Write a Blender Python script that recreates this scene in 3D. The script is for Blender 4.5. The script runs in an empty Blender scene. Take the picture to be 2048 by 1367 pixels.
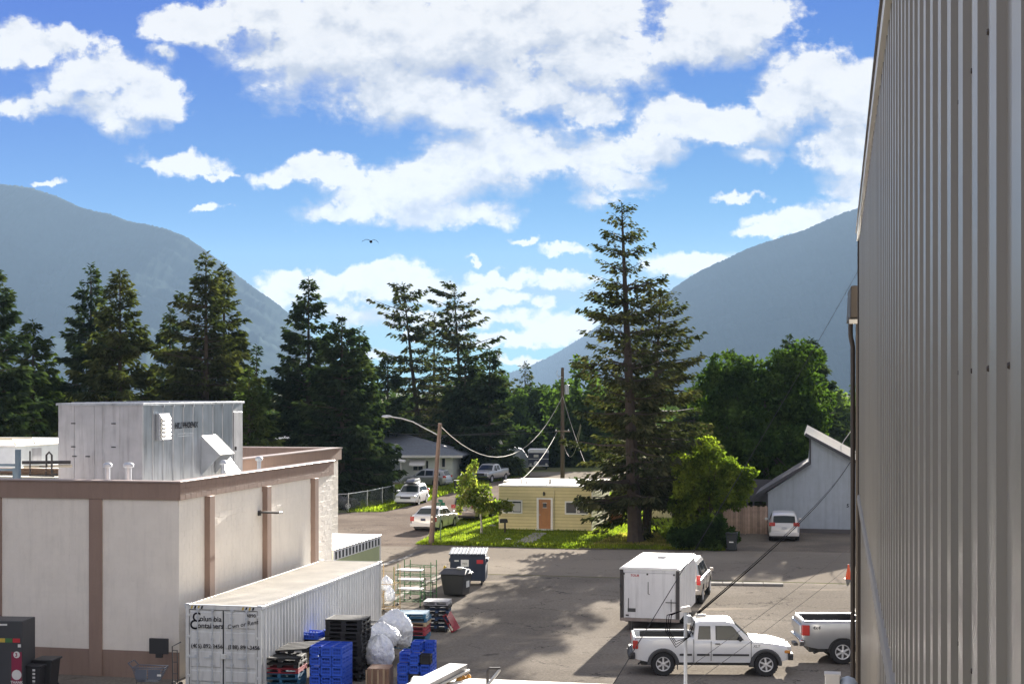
import bpy, bmesh, math, random
import numpy as np
from mathutils import Vector, Matrix, noise as mnoise
R = math.radians
sc = bpy.context.scene
COL = sc.collection

# ------------------------------------------------------------------ camera
F, H0, HV = 3000.0, 9.1, 780.0          # focal length (px of a 2048 px wide frame), eye height, horizon row
cam_d = bpy.data.cameras.new('camera'); cam = bpy.data.objects.new('camera', cam_d); COL.objects.link(cam)
cam.location = (0, 0, H0); cam.rotation_euler = (R(90), 0, 0)
cam_d.sensor_width = 36; cam_d.lens = 36*F/2048; cam_d.shift_y = (HV-683.5)/2048
cam_d.clip_start = .05; cam_d.clip_end = 40000
sc.camera = cam

# ------------------------------------------------------------------ node helpers
class NT:
    def __init__(s, tree): s.t = tree; s.n = tree.nodes; s.l = tree.links
    def new(s, typ, **kw):
        nd = s.n.new(typ)
        for k, v in kw.items(): setattr(nd, k, v)
        return nd
    def put(s, sock, v):
        if isinstance(v, bpy.types.NodeSocket): s.l.new(v, sock)
        elif v is not None: sock.default_value = v
    def m(s, op, a, b=None, c=None, clamp=False):
        nd = s.new('ShaderNodeMath', operation=op, use_clamp=clamp)
        for i, v in enumerate((a, b, c)): s.put(nd.inputs[i], v)
        return nd.outputs[0]
    def vm(s, op, a, b=None, out=0):
        nd = s.new('ShaderNodeVectorMath', operation=op)
        s.put(nd.inputs[0], a)
        if b is not None: s.put(nd.inputs[3 if op == 'SCALE' else 1], b)
        return nd.outputs['Value' if op in ('LENGTH', 'DOT_PRODUCT') else 'Vector']
    def noise(s, vec, scale, detail=4, rough=.55, dist=0, out=0):
        nd = s.new('ShaderNodeTexNoise'); s.put(nd.inputs['Vector'], vec)
        nd.inputs['Scale'].default_value = scale; nd.inputs['Detail'].default_value = detail
        nd.inputs['Roughness'].default_value = rough; nd.inputs['Distortion'].default_value = dist
        return nd.outputs[out]
    def ramp(s, v, lo, hi, a=0., b=1., smooth=True):
        nd = s.new('ShaderNodeMapRange', interpolation_type='SMOOTHSTEP' if smooth else 'LINEAR')
        for i, x in enumerate((v, lo, hi, a, b)): s.put(nd.inputs[i], x)
        return nd.outputs[0]
    def mix(s, f, a, b, typ='MIX'):
        nd = s.new('ShaderNodeMix', data_type='RGBA', blend_type=typ)
        s.put(nd.inputs['Factor'], f)
        for nm, v in (('A', a), ('B', b)):
            sk = [i for i in nd.inputs if i.name == nm and i.type == 'RGBA'][0]
            if isinstance(v, (tuple, list)): v = tuple(v)+(1,) if len(v) == 3 else tuple(v)
            s.put(sk, v)
        return [o for o in nd.outputs if o.type == 'RGBA'][0]
    def sep(s, v):
        nd = s.new('ShaderNodeSeparateXYZ'); s.put(nd.inputs[0], v); return nd.outputs
    def comb(s, x, y, z):
        nd = s.new('ShaderNodeCombineXYZ')
        for i, v in enumerate((x, y, z)): s.put(nd.inputs[i], v)
        return nd.outputs[0]

# ------------------------------------------------------------------ sky, clouds, sun
TH = math.atan(654/F)                                  # street grid runs 12.3 deg right of the view axis
SUN_AZ, SUN_EL = TH + R(1.3), R(14.5)
world = bpy.data.worlds.new('World'); sc.world = world; world.use_nodes = True
W = NT(world.node_tree)
sky = W.new('ShaderNodeTexSky', sky_type='NISHITA', sun_disc=False)
sky.sun_elevation = SUN_EL; sky.sun_rotation = SUN_AZ
sky.altitude = 900; sky.air_density = 1.0; sky.dust_density = 0.0; sky.ozone_density = 5.0

CLOUDS = [  # where the clouds hang: centre and half size as bearings (given in frame pixels, turned into tangents)
 (640,95,190,110),(800,70,300,130),(1010,60,300,140),(1180,110,160,95),(820,190,190,75),(930,220,120,70),(1120,40,200,90),
 (1440,60,150,75),(1500,40,110,60),(1360,90,70,45),(1170,215,90,34),(1060,180,130,60),
 (400,45,110,42),(540,30,130,45),(330,100,28,18),
 (200,150,135,52),(300,185,85,45),(250,215,120,40),(60,95,110,42),(30,60,60,30),(110,200,60,26),(25,215,60,26),(240,255,60,26),
 (355,325,78,26),(320,335,45,12),(425,345,32,8),(95,372,34,8),(415,415,30,9),
 (560,360,50,22),(640,345,95,34),(690,372,75,30),(760,395,115,40),(660,425,80,20),(860,370,150,60),(960,330,140,75),(1000,290,110,60),(880,425,160,32),
 (1080,310,120,55),(1190,320,120,55),(1230,365,95,36),(1290,300,90,40),(1340,235,85,44),(1380,250,80,45),(1470,255,120,42),(1520,310,60,22),
 (1590,200,110,62),(1640,165,110,70),(1720,200,100,80),(1690,300,90,65),(1700,370,70,40),(1660,290,60,30),
 (1190,405,55,16),(1480,398,58,11),(1620,445,110,26),(1690,420,80,26),(1530,465,60,12),(1380,530,75,22),(1400,520,60,14),
 (1052,479,28,9),(1130,500,46,12),(1010,552,70,14),(1120,560,75,13),(955,523,20,7),
 (640,572,130,30),(740,568,110,34),(830,562,75,34),(880,578,40,24),(975,585,50,22),(1025,595,38,15),(1085,605,26,14),
 (700,628,150,22),(850,632,150,20),(1010,636,90,20),(1120,640,100,24),(1060,676,150,16),(1150,665,110,16),(760,705,50,14),(830,668,30,8),(1030,720,60,10),(560,610,60,30),(950,690,70,10)]
g = bpy.data.node_groups.new('cloud_density', 'ShaderNodeTree')
g.interface.new_socket('Vector', in_out='INPUT', socket_type='NodeSocketVector')
g.interface.new_socket('Density', in_out='OUTPUT', socket_type='NodeSocketFloat')
g.interface.new_socket('Slope', in_out='OUTPUT', socket_type='NodeSocketFloat')
G = NT(g); gi = G.new('NodeGroupInput'); go = G.new('NodeGroupOutput')
D = gi.outputs[0]
dx, dy, dz = G.sep(D)
ysafe = G.m('MAXIMUM', dy, .05)
plane = G.comb(G.m('DIVIDE', dx, ysafe), 0., G.m('DIVIDE', dz, ysafe))
warp = G.vm('SCALE', G.vm('SUBTRACT', G.noise(plane, 24, 5, .62, out=1), (.5, .5, .5)), .026)
warp2 = G.vm('SCALE', G.vm('SUBTRACT', G.noise(plane, 85, 3, .6, out=1), (.5, .5, .5)), .013)
pw = G.vm('ADD', G.vm('ADD', plane, warp), warp2)
acc = acc2 = None
pup = G.vm('ADD', pw, (.006, 0, .022))
for (u, v, ru, rv) in CLOUDS:
    sx, sz = F/ru/1.12, F/rv/1.12
    def ln(p):
        nd = G.new('ShaderNodeVectorMath', operation='MULTIPLY_ADD'); G.l.new(p, nd.inputs[0])
        nd.inputs[1].default_value = (sx, 0, sz); nd.inputs[2].default_value = (-(u-1024)/F*sx, 0, -(HV-v)/F*sz)
        return G.vm('LENGTH', nd.outputs[0])
    l1 = ln(pw); l2 = ln(pup) if ru*rv > 2600 else None
    if l2 is None: l1 = G.m('MULTIPLY_ADD', l1, .62, .38)
    acc = l1 if acc is None else G.m('SMOOTH_MIN', acc, l1, .12)
    if l2 is not None: acc2 = l2 if acc2 is None else G.m('MINIMUM', acc2, l2)

acc = G.m('SUBTRACT', 1., acc); acc2 = G.m('SUBTRACT', 1., acc2)
# small clouds: their shade follows the fine billows only
acc2 = G.m('MAXIMUM', acc2, G.m('SUBTRACT', acc, .45))
n_fine = G.noise(G.vm('MULTIPLY', plane, (1, 1, 1.35)), 24, 11, .66, .1)
here = G.m('ADD', acc, G.m('MULTIPLY', G.m('SUBTRACT', n_fine, .5), 1.75))
# the unseen rest of the sky: cumulus cover raised there for more fill light
flat = G.vm('MULTIPLY', D, (1, 1, 1.7))
else_ = G.m('ADD', G.m('MULTIPLY', G.m('SUBTRACT', G.noise(flat, 3.2, 2, .5), .37), 3.2), G.m('MULTIPLY', G.m('SUBTRACT', G.noise(flat, 14, 7, .58, .15), .5), 1.4))
ax = G.ramp(G.m('ABSOLUTE', G.m('DIVIDE', dx, ysafe)), .36, .46)
az = G.ramp(G.m('DIVIDE', dz, ysafe), .27, .34)
back = G.ramp(dy, .3, .2)
outm = G.m('MAXIMUM', G.m('MAXIMUM', ax, az), back)
field = G.m('ADD', G.m('MULTIPLY', here, G.m('SUBTRACT', 1., outm)), G.m('MULTIPLY', else_, outm))
G.l.new(field, go.inputs[0])
n_up = G.noise(G.vm('MULTIPLY', G.vm('ADD', plane, (.004, 0, .010)), (1, 1, 1.35)), 24, 4, .66, .1)
G.l.new(G.m('ADD', G.m('MULTIPLY', G.m('SUBTRACT', acc, acc2), .6), G.m('MULTIPLY', G.m('SUBTRACT', n_fine, n_up), 1.75)), go.inputs[1])

tc = W.new('ShaderNodeTexCoord')
dirv = W.vm('NORMALIZE', tc.outputs['Generated'])
nd = W.new('ShaderNodeGroup'); nd.node_tree = g; W.l.new(dirv, nd.inputs[0])
d0, slope = nd.outputs
sunv = Vector((math.sin(SUN_AZ)*math.cos(SUN_EL), math.cos(SUN_AZ)*math.cos(SUN_EL), math.sin(SUN_EL)))
edge = W.ramp(slope, -.34, .30)
cover = W.m('POWER', W.ramp(d0, -.06, W.m('SUBTRACT', .56, W.m('MULTIPLY', edge, .36)), smooth=False), 1.2)
thick = W.ramp(d0, .25, 1.2)
fine = W.noise(W.vm('MULTIPLY', dirv, (1, 1, 1.5)), 46, 7, .62, .3)
lit = W.m('ADD', W.m('ADD', W.m('MULTIPLY', edge, .62), .40), W.m('MULTIPLY', W.m('SUBTRACT', fine, .5), .55))
lit = W.m('SUBTRACT', lit, W.m('MULTIPLY', thick, .10))
ccol = W.mix(W.ramp(lit, .28, .98, smooth=False), (.68, .73, .86), (1.28, 1.26, 1.25))
# the blue between: the physical sky, its red and green drawn down as the photograph renders them
sr, sg, sb = W.sep(sky.outputs[0])
blue = W.comb(W.m('MULTIPLY', W.m('POWER', W.m('MINIMUM', sr, 4.), 4.), .0015),
              W.m('MULTIPLY', W.m('POWER', W.m('MINIMUM', sg, 8.), 1.8), .0195),
              W.m('MULTIPLY', W.m('POWER', sb, .1), .72))
bg = W.n['Background']
W.l.new(W.mix(cover, blue, ccol), bg.inputs['Color']); bg.inputs['Strength'].default_value = .10
world.cycles.sampling_method = 'NONE'

sun_d = bpy.data.lights.new('sun', 'SUN'); sun = bpy.data.objects.new('sun', sun_d); COL.objects.link(sun)
sun_d.energy = 5.0; sun_d.angle = R(.53); sun_d.color = (1, .93, .83)
sun.rotation_euler = Vector(-sunv).to_track_quat('-Z', 'Y').to_euler(); sun.location = sunv*200

vs = sc.view_settings; vs.view_transform = 'Standard'; vs.look = 'None'; vs.gamma = 1; vs.use_curve_mapping = False
vs.exposure = 2.72
sc.cycles.use_denoising = True; sc.cycles.max_bounces = 6; sc.cycles.transparent_max_bounces = 8
sc.cycles.caustics_reflective = False; sc.cycles.caustics_refractive = False; sc.cycles.sample_clamp_indirect = 6

# ------------------------------------------------------------------ places
N2, E2 = Vector((math.sin(TH), math.cos(TH), 0)), Vector((math.cos(TH), -math.sin(TH), 0))
def W3(a, s, z=0): return E2*a + N2*s + Vector((0, 0, z))        # street grid: a to the right, s up the street
def GP(u, v, z=0):                                               # the point of height z that the frame shows at (u, v)
    Y = F*(H0-z)/(v-HV); return Vector(((u-1024)/F*Y, Y, z))
def PT(u, v, Y): return Vector(((u-1024)/F*Y, Y, H0-(v-HV)/F*Y))
def grid_of(p): return p.dot(E2), p.dot(N2)
MG = Matrix.Rotation(-TH, 4, 'Z')                                 # turns local x,y to the street grid

# ------------------------------------------------------------------ materials
MATS = {}
def bsdf_set(b, **kw):
    for k, v in kw.items():
        k = k.replace('_', ' ').title().replace('Ior', 'IOR')
        s = b.inputs[k]
        s.default_value = tuple(v)+(1,) if (s.type == 'RGBA' and len(v) == 3) else v
def mat(name, col, rough=.7, metal=0., var=.12, vscale=3., bump=0., bscale=30., spec=.5, fine=0., coat=0., streak=0., world_=False, each=.04, **kw):
    if name in MATS: return MATS[name]
    mt = bpy.data.materials.new(name); mt.use_nodes = True; MATS[name] = mt
    T = NT(mt.node_tree); b = T.n['Principled BSDF']
    bsdf_set(b, base_color=col, roughness=rough, metallic=metal)
    b.inputs['Specular IOR Level'].default_value = spec
    if coat: b.inputs['Coat Weight'].default_value = coat
    tcn = T.new('ShaderNodeNewGeometry').outputs['Position'] if world_ else T.new('ShaderNodeTexCoord').outputs['Object']
    if var:
        n1 = T.noise(tcn, vscale, 5, .6)
        k = T.ramp(n1, .25, .75, 1-var, 1+var, False)
        if fine:
            n2 = T.noise(tcn, vscale*25, 3, .6)
            k = T.m('MULTIPLY', k, T.ramp(n2, .2, .8, 1-fine, 1+fine, False))
        if each: k = T.m('MULTIPLY', k, T.ramp(T.new('ShaderNodeObjectInfo').outputs['Random'], 0, 1, 1-each, 1+each, False))
        if streak:
            n4 = T.noise(T.vm('MULTIPLY', tcn, (5, 5, .45)), 1., 6, .65)
            k = T.m('MULTIPLY', k, T.ramp(n4, .45, .75, 1, 1-streak))
        cc = T.vm('SCALE', tuple(col), k)
        T.l.new(cc, b.inputs['Base Color'])
        T.l.new(T.ramp(n1, .2, .8, max(.02, rough*.85), min(1, rough*1.15), False), b.inputs['Roughness'])
    if bump:
        bp = T.new('ShaderNodeBump'); bp.inputs['Strength'].default_value = bump; bp.inputs['Distance'].default_value = .02
        T.l.new(T.noise(tcn, bscale, 4, .6), bp.inputs['Height']); T.l.new(bp.outputs[0], b.inputs['Normal'])
    for k, v in kw.items(): b.inputs[k].default_value = v
    return mt
def leaf_mat(name, col, trans=.35, var=.35, scale=.7, hue=None, rough=.55):
    if name in MATS: return MATS[name]
    mt = bpy.data.materials.new(name); mt.use_nodes = True; MATS[name] = mt
    T = NT(mt.node_tree); b = T.n['Principled BSDF']; out = T.n['Material Output']
    geo = T.new('ShaderNodeNewGeometry')
    tcn = T.new('ShaderNodeTexCoord').outputs['Object']
    n1 = T.noise(tcn, scale, 3, .6); rnd = geo.outputs['Random Per Island']
    k = T.m('MULTIPLY', T.ramp(n1, .25, .75, 1-var, 1+var, False), T.ramp(rnd, 0, 1, 1-var, 1+var, False))
    base = T.mix(T.ramp(n1, .35, .7), tuple(col), tuple(hue or col))
    cc = T.vm('SCALE', base, k)
    T.l.new(cc, b.inputs['Base Color']); b.inputs['Roughness'].default_value = .9; b.inputs['Specular IOR Level'].default_value = 0.
    tr = T.new('ShaderNodeBsdfTranslucent'); T.l.new(T.vm('MULTIPLY', cc, (1.1, 1.25, .5)), tr.inputs['Color'])
    mx = T.new('ShaderNodeMixShader'); mx.inputs[0].default_value = trans
    T.l.new(b.outputs[0], mx.inputs[1]); T.l.new(tr.outputs[0], mx.inputs[2]); T.l.new(mx.outputs[0], out.inputs['Surface'])
    return mt

# ------------------------------------------------------------------ mesh helpers
def tag(o, label=None, cat=None, group=None, kind=None):
    if label: o['label'] = label
    if cat: o['category'] = cat
    if group: o['group'] = group
    if kind: o['kind'] = kind
    return o
def link(name, me, m=None, parent=None, loc=None, rz=None):
    o = bpy.data.objects.new(name, me); COL.objects.link(o)
    if m is not None and not me.materials:
        me.materials.append(MATS[m] if isinstance(m, str) else m)
    if parent is not None: o.parent = parent
    if loc is not None: o.location = loc
    if rz is not None: o.rotation_euler = (0, 0, rz)
    return o
def thing(name, label, cat, loc=(0, 0, 0), rz=0., group=None):
    o = bpy.data.objects.new(name, None); COL.objects.link(o); o.empty_display_size = .2
    o.location = loc; o.rotation_euler = (0, 0, rz)
    return tag(o, label, cat, group)
def np_mesh(name, V, Fc, smooth=False):
    me = bpy.data.meshes.new(name); V = np.asarray(V, np.float32); Fc = np.asarray(Fc, np.int32)
    k = Fc.shape[1]
    me.vertices.add(len(V)); me.vertices.foreach_set('co', V.ravel())
    me.loops.add(Fc.size); me.loops.foreach_set('vertex_index', Fc.ravel())
    me.polygons.add(len(Fc)); me.polygons.foreach_set('loop_start', np.arange(0, Fc.size, k, dtype=np.int32))
    if smooth: me.polygons.foreach_set('use_smooth', np.ones(len(Fc), bool))
    me.update(calc_edges=True); return me
class MB:
    """collects shapes, then links them as ONE mesh object"""
    def __init__(s): s.v = []; s.f = []
    def add(s, vs, fs):
        o = len(s.v); s.v += [tuple(v) for v in vs]; s.f += [tuple(i+o for i in f) for f in fs]; return s
    def box(s, c, d, rz=0, M=None, taper=1.):
        x, y, z = (k/2 for k in d); c = Vector(c)
        vs = [Vector((i*x*(taper if kz > 0 else 1), j*y*(taper if kz > 0 else 1), kz*z)) for kz in (-1, 1) for j in (-1, 1) for i in (-1, 1)]
        if rz: vs = [Matrix.Rotation(rz, 3, 'Z') @ v for v in vs]
        if M is not None: vs = [M @ v for v in vs]
        return s.add([v+c for v in vs], [(0, 2, 3, 1), (4, 5, 7, 6), (0, 1, 5, 4), (2, 6, 7, 3), (0, 4, 6, 2), (1, 3, 7, 5)])
    def bb(s, x0, x1, y0, y1, z0, z1): return s.box(((x0+x1)/2, (y0+y1)/2, (z0+z1)/2), (abs(x1-x0), abs(y1-y0), abs(z1-z0)))
    def tube(s, pts, r, n=8, cap=True):
        pts = [Vector(p) for p in pts]; rs = r if isinstance(r, (list, tuple)) else [r]*len(pts)
        vs = []; fs = []; prev = None
        for i, p in enumerate(pts):
            t = (pts[min(i+1, len(pts)-1)]-pts[max(i-1, 0)]).normalized()
            if prev is None: a = t.orthogonal().normalized()
            else: a = (prev - t*prev.dot(t)).normalized()
            prev = a; b = t.cross(a)
            for k in range(n):
                q = 2*math.pi*k/n; vs.append(p+(a*math.cos(q)+b*math.sin(q))*rs[i])
        for i in range(len(pts)-1):
            for k in range(n):
                k2 = (k+1) % n; fs.append((i*n+k, i*n+k2, (i+1)*n+k2, (i+1)*n+k))
        if cap: fs += [tuple(range(n-1, -1, -1)), tuple((len(pts)-1)*n+k for k in range(n))]
        return s.add(vs, fs)
    def prism(s, poly, y0, y1, axis='y'):
        """polygon in (x,z) pushed along y (axis 'y'), in (y,z) along x (axis 'x') or in (x,y) along z (axis 'z')"""
        n = len(poly); f = {'y': lambda p, t: (p[0], t, p[1]), 'x': lambda p, t: (t, p[0], p[1]), 'z': lambda p, t: (p[0], p[1], t)}[axis]
        vs = [f(p, y0) for p in poly]+[f(p, y1) for p in poly]
        fs = [tuple(range(n)), tuple(range(2*n-1, n-1, -1))]+[(i, i+n, (i+1) % n+n, (i+1) % n) for i in range(n)]
        return s.add(vs, fs)
    def lathe(s, prof, c=(0, 0, 0), n=24, axis='z', cap=True):
        vs = []; fs = []
        for (r, h) in prof:
            for k in range(n):
                q = 2*math.pi*k/n; p = (r*math.cos(q), r*math.sin(q), h)
                if axis == 'y': p = (p[0], p[2], p[1])
                if axis == 'x': p = (p[2], p[0], p[1])
                vs.append(Vector(p)+Vector(c))
        for i in range(len(prof)-1):
            for k in range(n): k2 = (k+1) % n; fs.append((i*n+k, i*n+k2, (i+1)*n+k2, (i+1)*n+k))
        if cap: fs += [tuple(range(n)), tuple((len(prof)-1)*n+k for k in range(n))]
        return s.add(vs, fs)
    def quad(s, a, b, c, d): return s.add([a, b, c, d], [(0, 1, 2, 3)])
    def mesh(s, name, bevel=0., smooth=False, seg=1):
        me = bpy.data.meshes.new(name); me.from_pydata(s.v, [], s.f)
        bm = bmesh.new(); bm.from_mesh(me)
        bmesh.ops.recalc_face_normals(bm, faces=bm.faces)
        if bevel:
            es = [e for e in bm.edges if len(e.link_faces) == 2 and e.calc_face_angle(0) > .5]
            bmesh.ops.bevel(bm, geom=es, offset=bevel, segments=seg, affect='EDGES', profile=.6, clamp_overlap=True)
        for f in bm.faces: f.smooth = bool(smooth)
        bm.to_mesh(me); bm.free()
        if smooth: me.set_sharp_from_angle(angle=R(smooth if smooth > 1 else 40))
        return me
    def build(s, name, m, parent=None, bevel=0., smooth=False, seg=1, loc=None, rz=None):
        return link(name, s.mesh(name, bevel, smooth, seg), m, parent, loc, rz)
def copy_tree(o, parent=None):
    c = o.copy(); COL.objects.link(c); c.parent = parent
    for ch in o.children: copy_tree(ch, c)
    return c
_font = []
def text_mesh(txt, size, depth=.004, align='LEFT', shear=0., offset=0., space=1.):
    cu = bpy.data.curves.new('t', 'FONT'); cu.body = txt; cu.size = size; cu.extrude = depth/2; cu.align_x = align
    cu.shear = shear; cu.offset = offset; cu.space_character = space; cu.resolution_u = 3
    o = bpy.data.objects.new('t', cu); COL.objects.link(o)
    dg = bpy.context.evaluated_depsgraph_get(); me = bpy.data.meshes.new_from_object(o.evaluated_get(dg))
    bpy.data.objects.remove(o); return me
def text(name, txt, size, m, parent, loc, rot, **kw):
    me = text_mesh(txt, size, **kw); me.materials.clear()
    o = link(name, me, m, parent); o.location = loc; o.rotation_euler = rot; return o
rng = np.random.default_rng(7); rnd = random.Random(11)
def diamonds(P, Dv, L, Wd, rg, droop=0.):
    """a thin four-cornered spray at each P, running along Dv"""
    n = len(P); Dv = Dv/np.maximum(np.linalg.norm(Dv, axis=1, keepdims=True), 1e-6)
    rv = rg.normal(size=(n, 3)); Sd = np.cross(Dv, rv); Sd /= np.maximum(np.linalg.norm(Sd, axis=1, keepdims=True), 1e-6)
    L = np.asarray(L).reshape(-1, 1); Wd = np.asarray(Wd).reshape(-1, 1)
    mid = P+Dv*L*.45
    tip = P+Dv*L; tip[:, 2] -= droop*L[:, 0]
    V = np.stack([P, mid+Sd*Wd*.5, tip, mid-Sd*Wd*.5], 1).reshape(-1, 3)
    return V, np.arange(n*4).reshape(-1, 4)

# ------------------------------------------------------------------ mountains (forested, seen through the haze)
def mountain(name, pts, D, depth, seed, label=None):
    """ridge line given as bearings, standing D metres away, its near face running down towards the valley"""
    us = np.array([p[0] for p in pts], float); vsn = np.array([p[1] for p in pts], float)
    nu, nd = 420, 60
    uu = np.linspace(us[0], us[-1], nu); vv = np.interp(uu, us, vsn)
    rg = np.random.default_rng(seed)
    def fbm1(x, o=7, f0=.012):
        r = 0
        for i in range(o):
            ph = rg.uniform(0, 6.3, 3); f = f0*2**i
            r = r+(np.sin(x*f+ph[0])+np.sin(x*f*1.37+ph[1])+np.sin(x*f*.71+ph[2]))*.5**i/3
        return r
    jag = fbm1(uu, 8, .03)*2.2 + rg.normal(0, .75, nu)
    ridge_h = np.maximum((HV-vv+jag)/F*D + H0, 0)
    t = np.linspace(0, 1, nd)                                    # 0 ridge, 1 foot
    spur = fbm1(uu, 5, .02)
    V = np.zeros((nd+1, nu, 3))
    for j, tt in enumerate(t):
        dd = D - depth*tt*(1+.25*spur)
        relief = fbm1(uu+40*tt, 6, .02)*45*tt*(1-tt)*2
        h = ridge_h*(1-tt)**1.15 + relief*np.minimum(ridge_h/300, 1) + rg.normal(0, 2.5, nu)*(tt > 0)*(ridge_h > 40)
        V[j+1, :, 0] = (uu-1024)/F*D*(1-.0*tt); V[j+1, :, 1] = dd; V[j+1, :, 2] = np.where(tt >= 1, -5, h)
    V[0] = V[1]; V[0, :, 1] += depth*.8; V[0, :, 2] = -5
    idx = np.arange((nd+1)*nu).reshape(nd+1, nu)
    Fc = np.stack([idx[:-1, :-1], idx[:-1, 1:], idx[1:, 1:], idx[1:, :-1]], -1).reshape(-1, 4)
    o = link(name, np_mesh(name, V.reshape(-1, 3), Fc), mat('forest_slope', (.022, .030, .028), .95, var=.35, vscale=.004, spec=0))
    return tag(o, kind='structure')
mountain('mountain', [(-420, 372), (-150, 366), (0, 368), (35, 372), (60, 375), (110, 390), (155, 412), (185, 420), (215, 426), (255, 440), (290, 447), (330, 458), (370, 474), (400, 492), (440, 520), (480, 552), (520, 583), (560, 612), (600, 648), (650, 700), (700, 745), (760, 776), (800, 782)], 5200, 1700, 1)
mountain('mountain', [(1180, 782), (1215, 740), (1250, 690), (1290, 634), (1330, 588), (1370, 560), (1400, 541), (1450, 517), (1500, 495), (1550, 478), (1600, 462), (1640, 446), (1680, 430), (1725, 412), (1850, 380), (2200, 372), (2500, 390)], 5200, 1500, 2)
mountain('mountain', [(880, 782), (950, 772), (1000, 752), (1030, 742), (1060, 733), (1095, 716), (1130, 694), (1165, 672), (1210, 640), (1300, 600), (1400, 590)], 7600, 1200, 3)

# ------------------------------------------------------------------ ground
def ground_mat(name, col, col2, scale=.4, fine=.25, crack=0., rough=.9, patch=None, spec=.0, oil=0.):
    mt = bpy.data.materials.new(name); mt.use_nodes = True; MATS[name] = mt
    T = NT(mt.node_tree); b = T.n['Principled BSDF']
    p = T.new('ShaderNodeTexCoord').outputs['Object']
    n1 = T.noise(p, scale, 6, .62); n2 = T.noise(p, 9, 5, .7); n3 = T.noise(p, 60, 3, .6)
    c = T.mix(T.ramp(n1, .36, .66), col, col2)
    k = T.m('MULTIPLY', T.ramp(n2, .25, .75, 1-fine, 1+fine, False), T.ramp(n3, .2, .8, 1-fine, 1+fine, False))
    c = T.vm('SCALE', c, k)
    if patch:
        pm = T.ramp(T.noise(T.vm('MULTIPLY', p, (.6, 1.6, 1)), .28, 4, .6, .6), .60, .68)
        c = T.mix(pm, c, patch)
    if oil:
        om = T.m('MULTIPLY', T.ramp(T.noise(p, .9, 3, .5, .3), .63, .72), T.ramp(T.noise(p, .21, 2), .45, .6))
        c = T.mix(T.m('MULTIPLY', om, oil), c, (.045, .04, .038))
    if crack:
        vo = T.new('ShaderNodeTexVoronoi', feature='DISTANCE_TO_EDGE'); vo.inputs['Scale'].default_value = .30
        T.l.new(T.vm('ADD', p, T.vm('SCALE', T.noise(p, 1.3, 4, .6, out=1), 1.6)), vo.inputs['Vector'])
        ck = T.ramp(vo.outputs['Distance'], .003, .013, 1, 0)
        ck = T.m('MULTIPLY', ck, T.ramp(T.noise(p, .35, 2), .45, .6))
        c = T.mix(T.m('MULTIPLY', ck, crack), c, (.05, .047, .045))
    T.l.new(c, b.inputs['Base Color']); b.inputs['Roughness'].default_value = rough; b.inputs['Specular IOR Level'].default_value = spec
    bp = T.new('ShaderNodeBump'); bp.inputs['Strength'].default_value = .35; bp.inputs['Distance'].default_value = .012
    T.l.new(T.m('ADD', n3, n2), bp.inputs['Height']); T.l.new(bp.outputs[0], b.inputs['Normal'])
    return mt
ground_mat('dry_ground', (.09, .11, .045), (.16, .14, .09), .05)
ground_mat('lot_asphalt', (.146, .131, .114), (.196, .177, .154), .12, .34, .9, patch=(.225, .198, .165), oil=.6)
ground_mat('street_asphalt', (.175, .156, .134), (.222, .198, .168), .10, .16, .7)
ground_mat('lane_asphalt', (.125, .104, .090), (.175, .148, .126), .16, .26, .9)
ground_mat('dirt_drive', (.13, .115, .10), (.18, .155, .13), .3, .3)
ground_mat('lawn_soil', (.10, .15, .02), (.15, .19, .03), .35, .3)
ground_mat('concrete', (.30, .285, .26), (.36, .345, .315), .6, .12)
def sheet(name, pts, z, m, kind='structure', parent=None):
    me = bpy.data.meshes.new(name); me.from_pydata([(p[0], p[1], z) for p in pts], [], [tuple(range(len(pts)))])
    o = link(name, me, m, parent)
    if parent is None: tag(o, kind=kind)
    if o.data.polygons[0].normal.z < 0: o.data.flip_normals()
    return o
sheet('ground', [(-9000, -60), (9000, -60), (9000, 9000), (-9000, 9000)], 0, 'dry_ground')
gw = lambda a, s: W3(a, s)
# the yard this side of the street
sheet('parking_lot', [gw(-70, -20), gw(45, -20), gw(45, 72.2), gw(-70, 72.2)], .004, 'lot_asphalt')
sheet('cross_street', [gw(-90, 72.4), gw(90, 72.4), gw(90, 87.2), gw(-90, 87.2)], .008, 'street_asphalt')
# ------------------------------------------------------------------ paints and metals
mat('bark', (.062, .05, .043), .95, var=.35, vscale=2.5, bump=.6, bscale=12, spec=.1)
mat('bark_dark', (.07, .055, .045), .95, var=.3, vscale=2, spec=.1)
mat('birch_bark', (.42, .38, .34), .85, var=.4, vscale=5, spec=.1)
mat('paint_beige', (.80, .745, .67), .7, world_=True, each=.012, streak=.08, var=.05, vscale=1.2, bump=.12, bscale=40, fine=.04, spec=.25)
mat('paint_brown', (.29, .205, .165), .7, world_=True, streak=.12, var=.08, vscale=1.2, bump=.12, bscale=40, fine=.05, spec=.25)
mat('white_roof', (.74, .72, .68), .8, var=.12, vscale=.5)
mat('galvanised', (.42, .44, .47), .42, .85, streak=.35, var=.2, vscale=.8, bump=.05, bscale=6)
mat('galvanised_flat', (.44, .44, .46), .5, .6, streak=.28, var=.16, vscale=1.5)
mat('galvanised_dull', (.44, .47, .52), .5, .6, var=.15, vscale=2)
mat('bright_sheet', (.85, .84, .80), .45, .3, var=.05)
mat('black_paint', (.02, .02, .022), .45, var=.15)
mat('letter_black', (.02, .02, .025), .8, var=0, spec=0.)
mat('steel_blue', (.16, .23, .29), .5, .3)
mat('ivory_pipe', (.74, .66, .50), .5, var=.05)
mat('dark_pipe', (.05, .045, .045), .5, var=.1)
mat('hvac_white', (.66, .70, .72), .5, var=.08)

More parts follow.
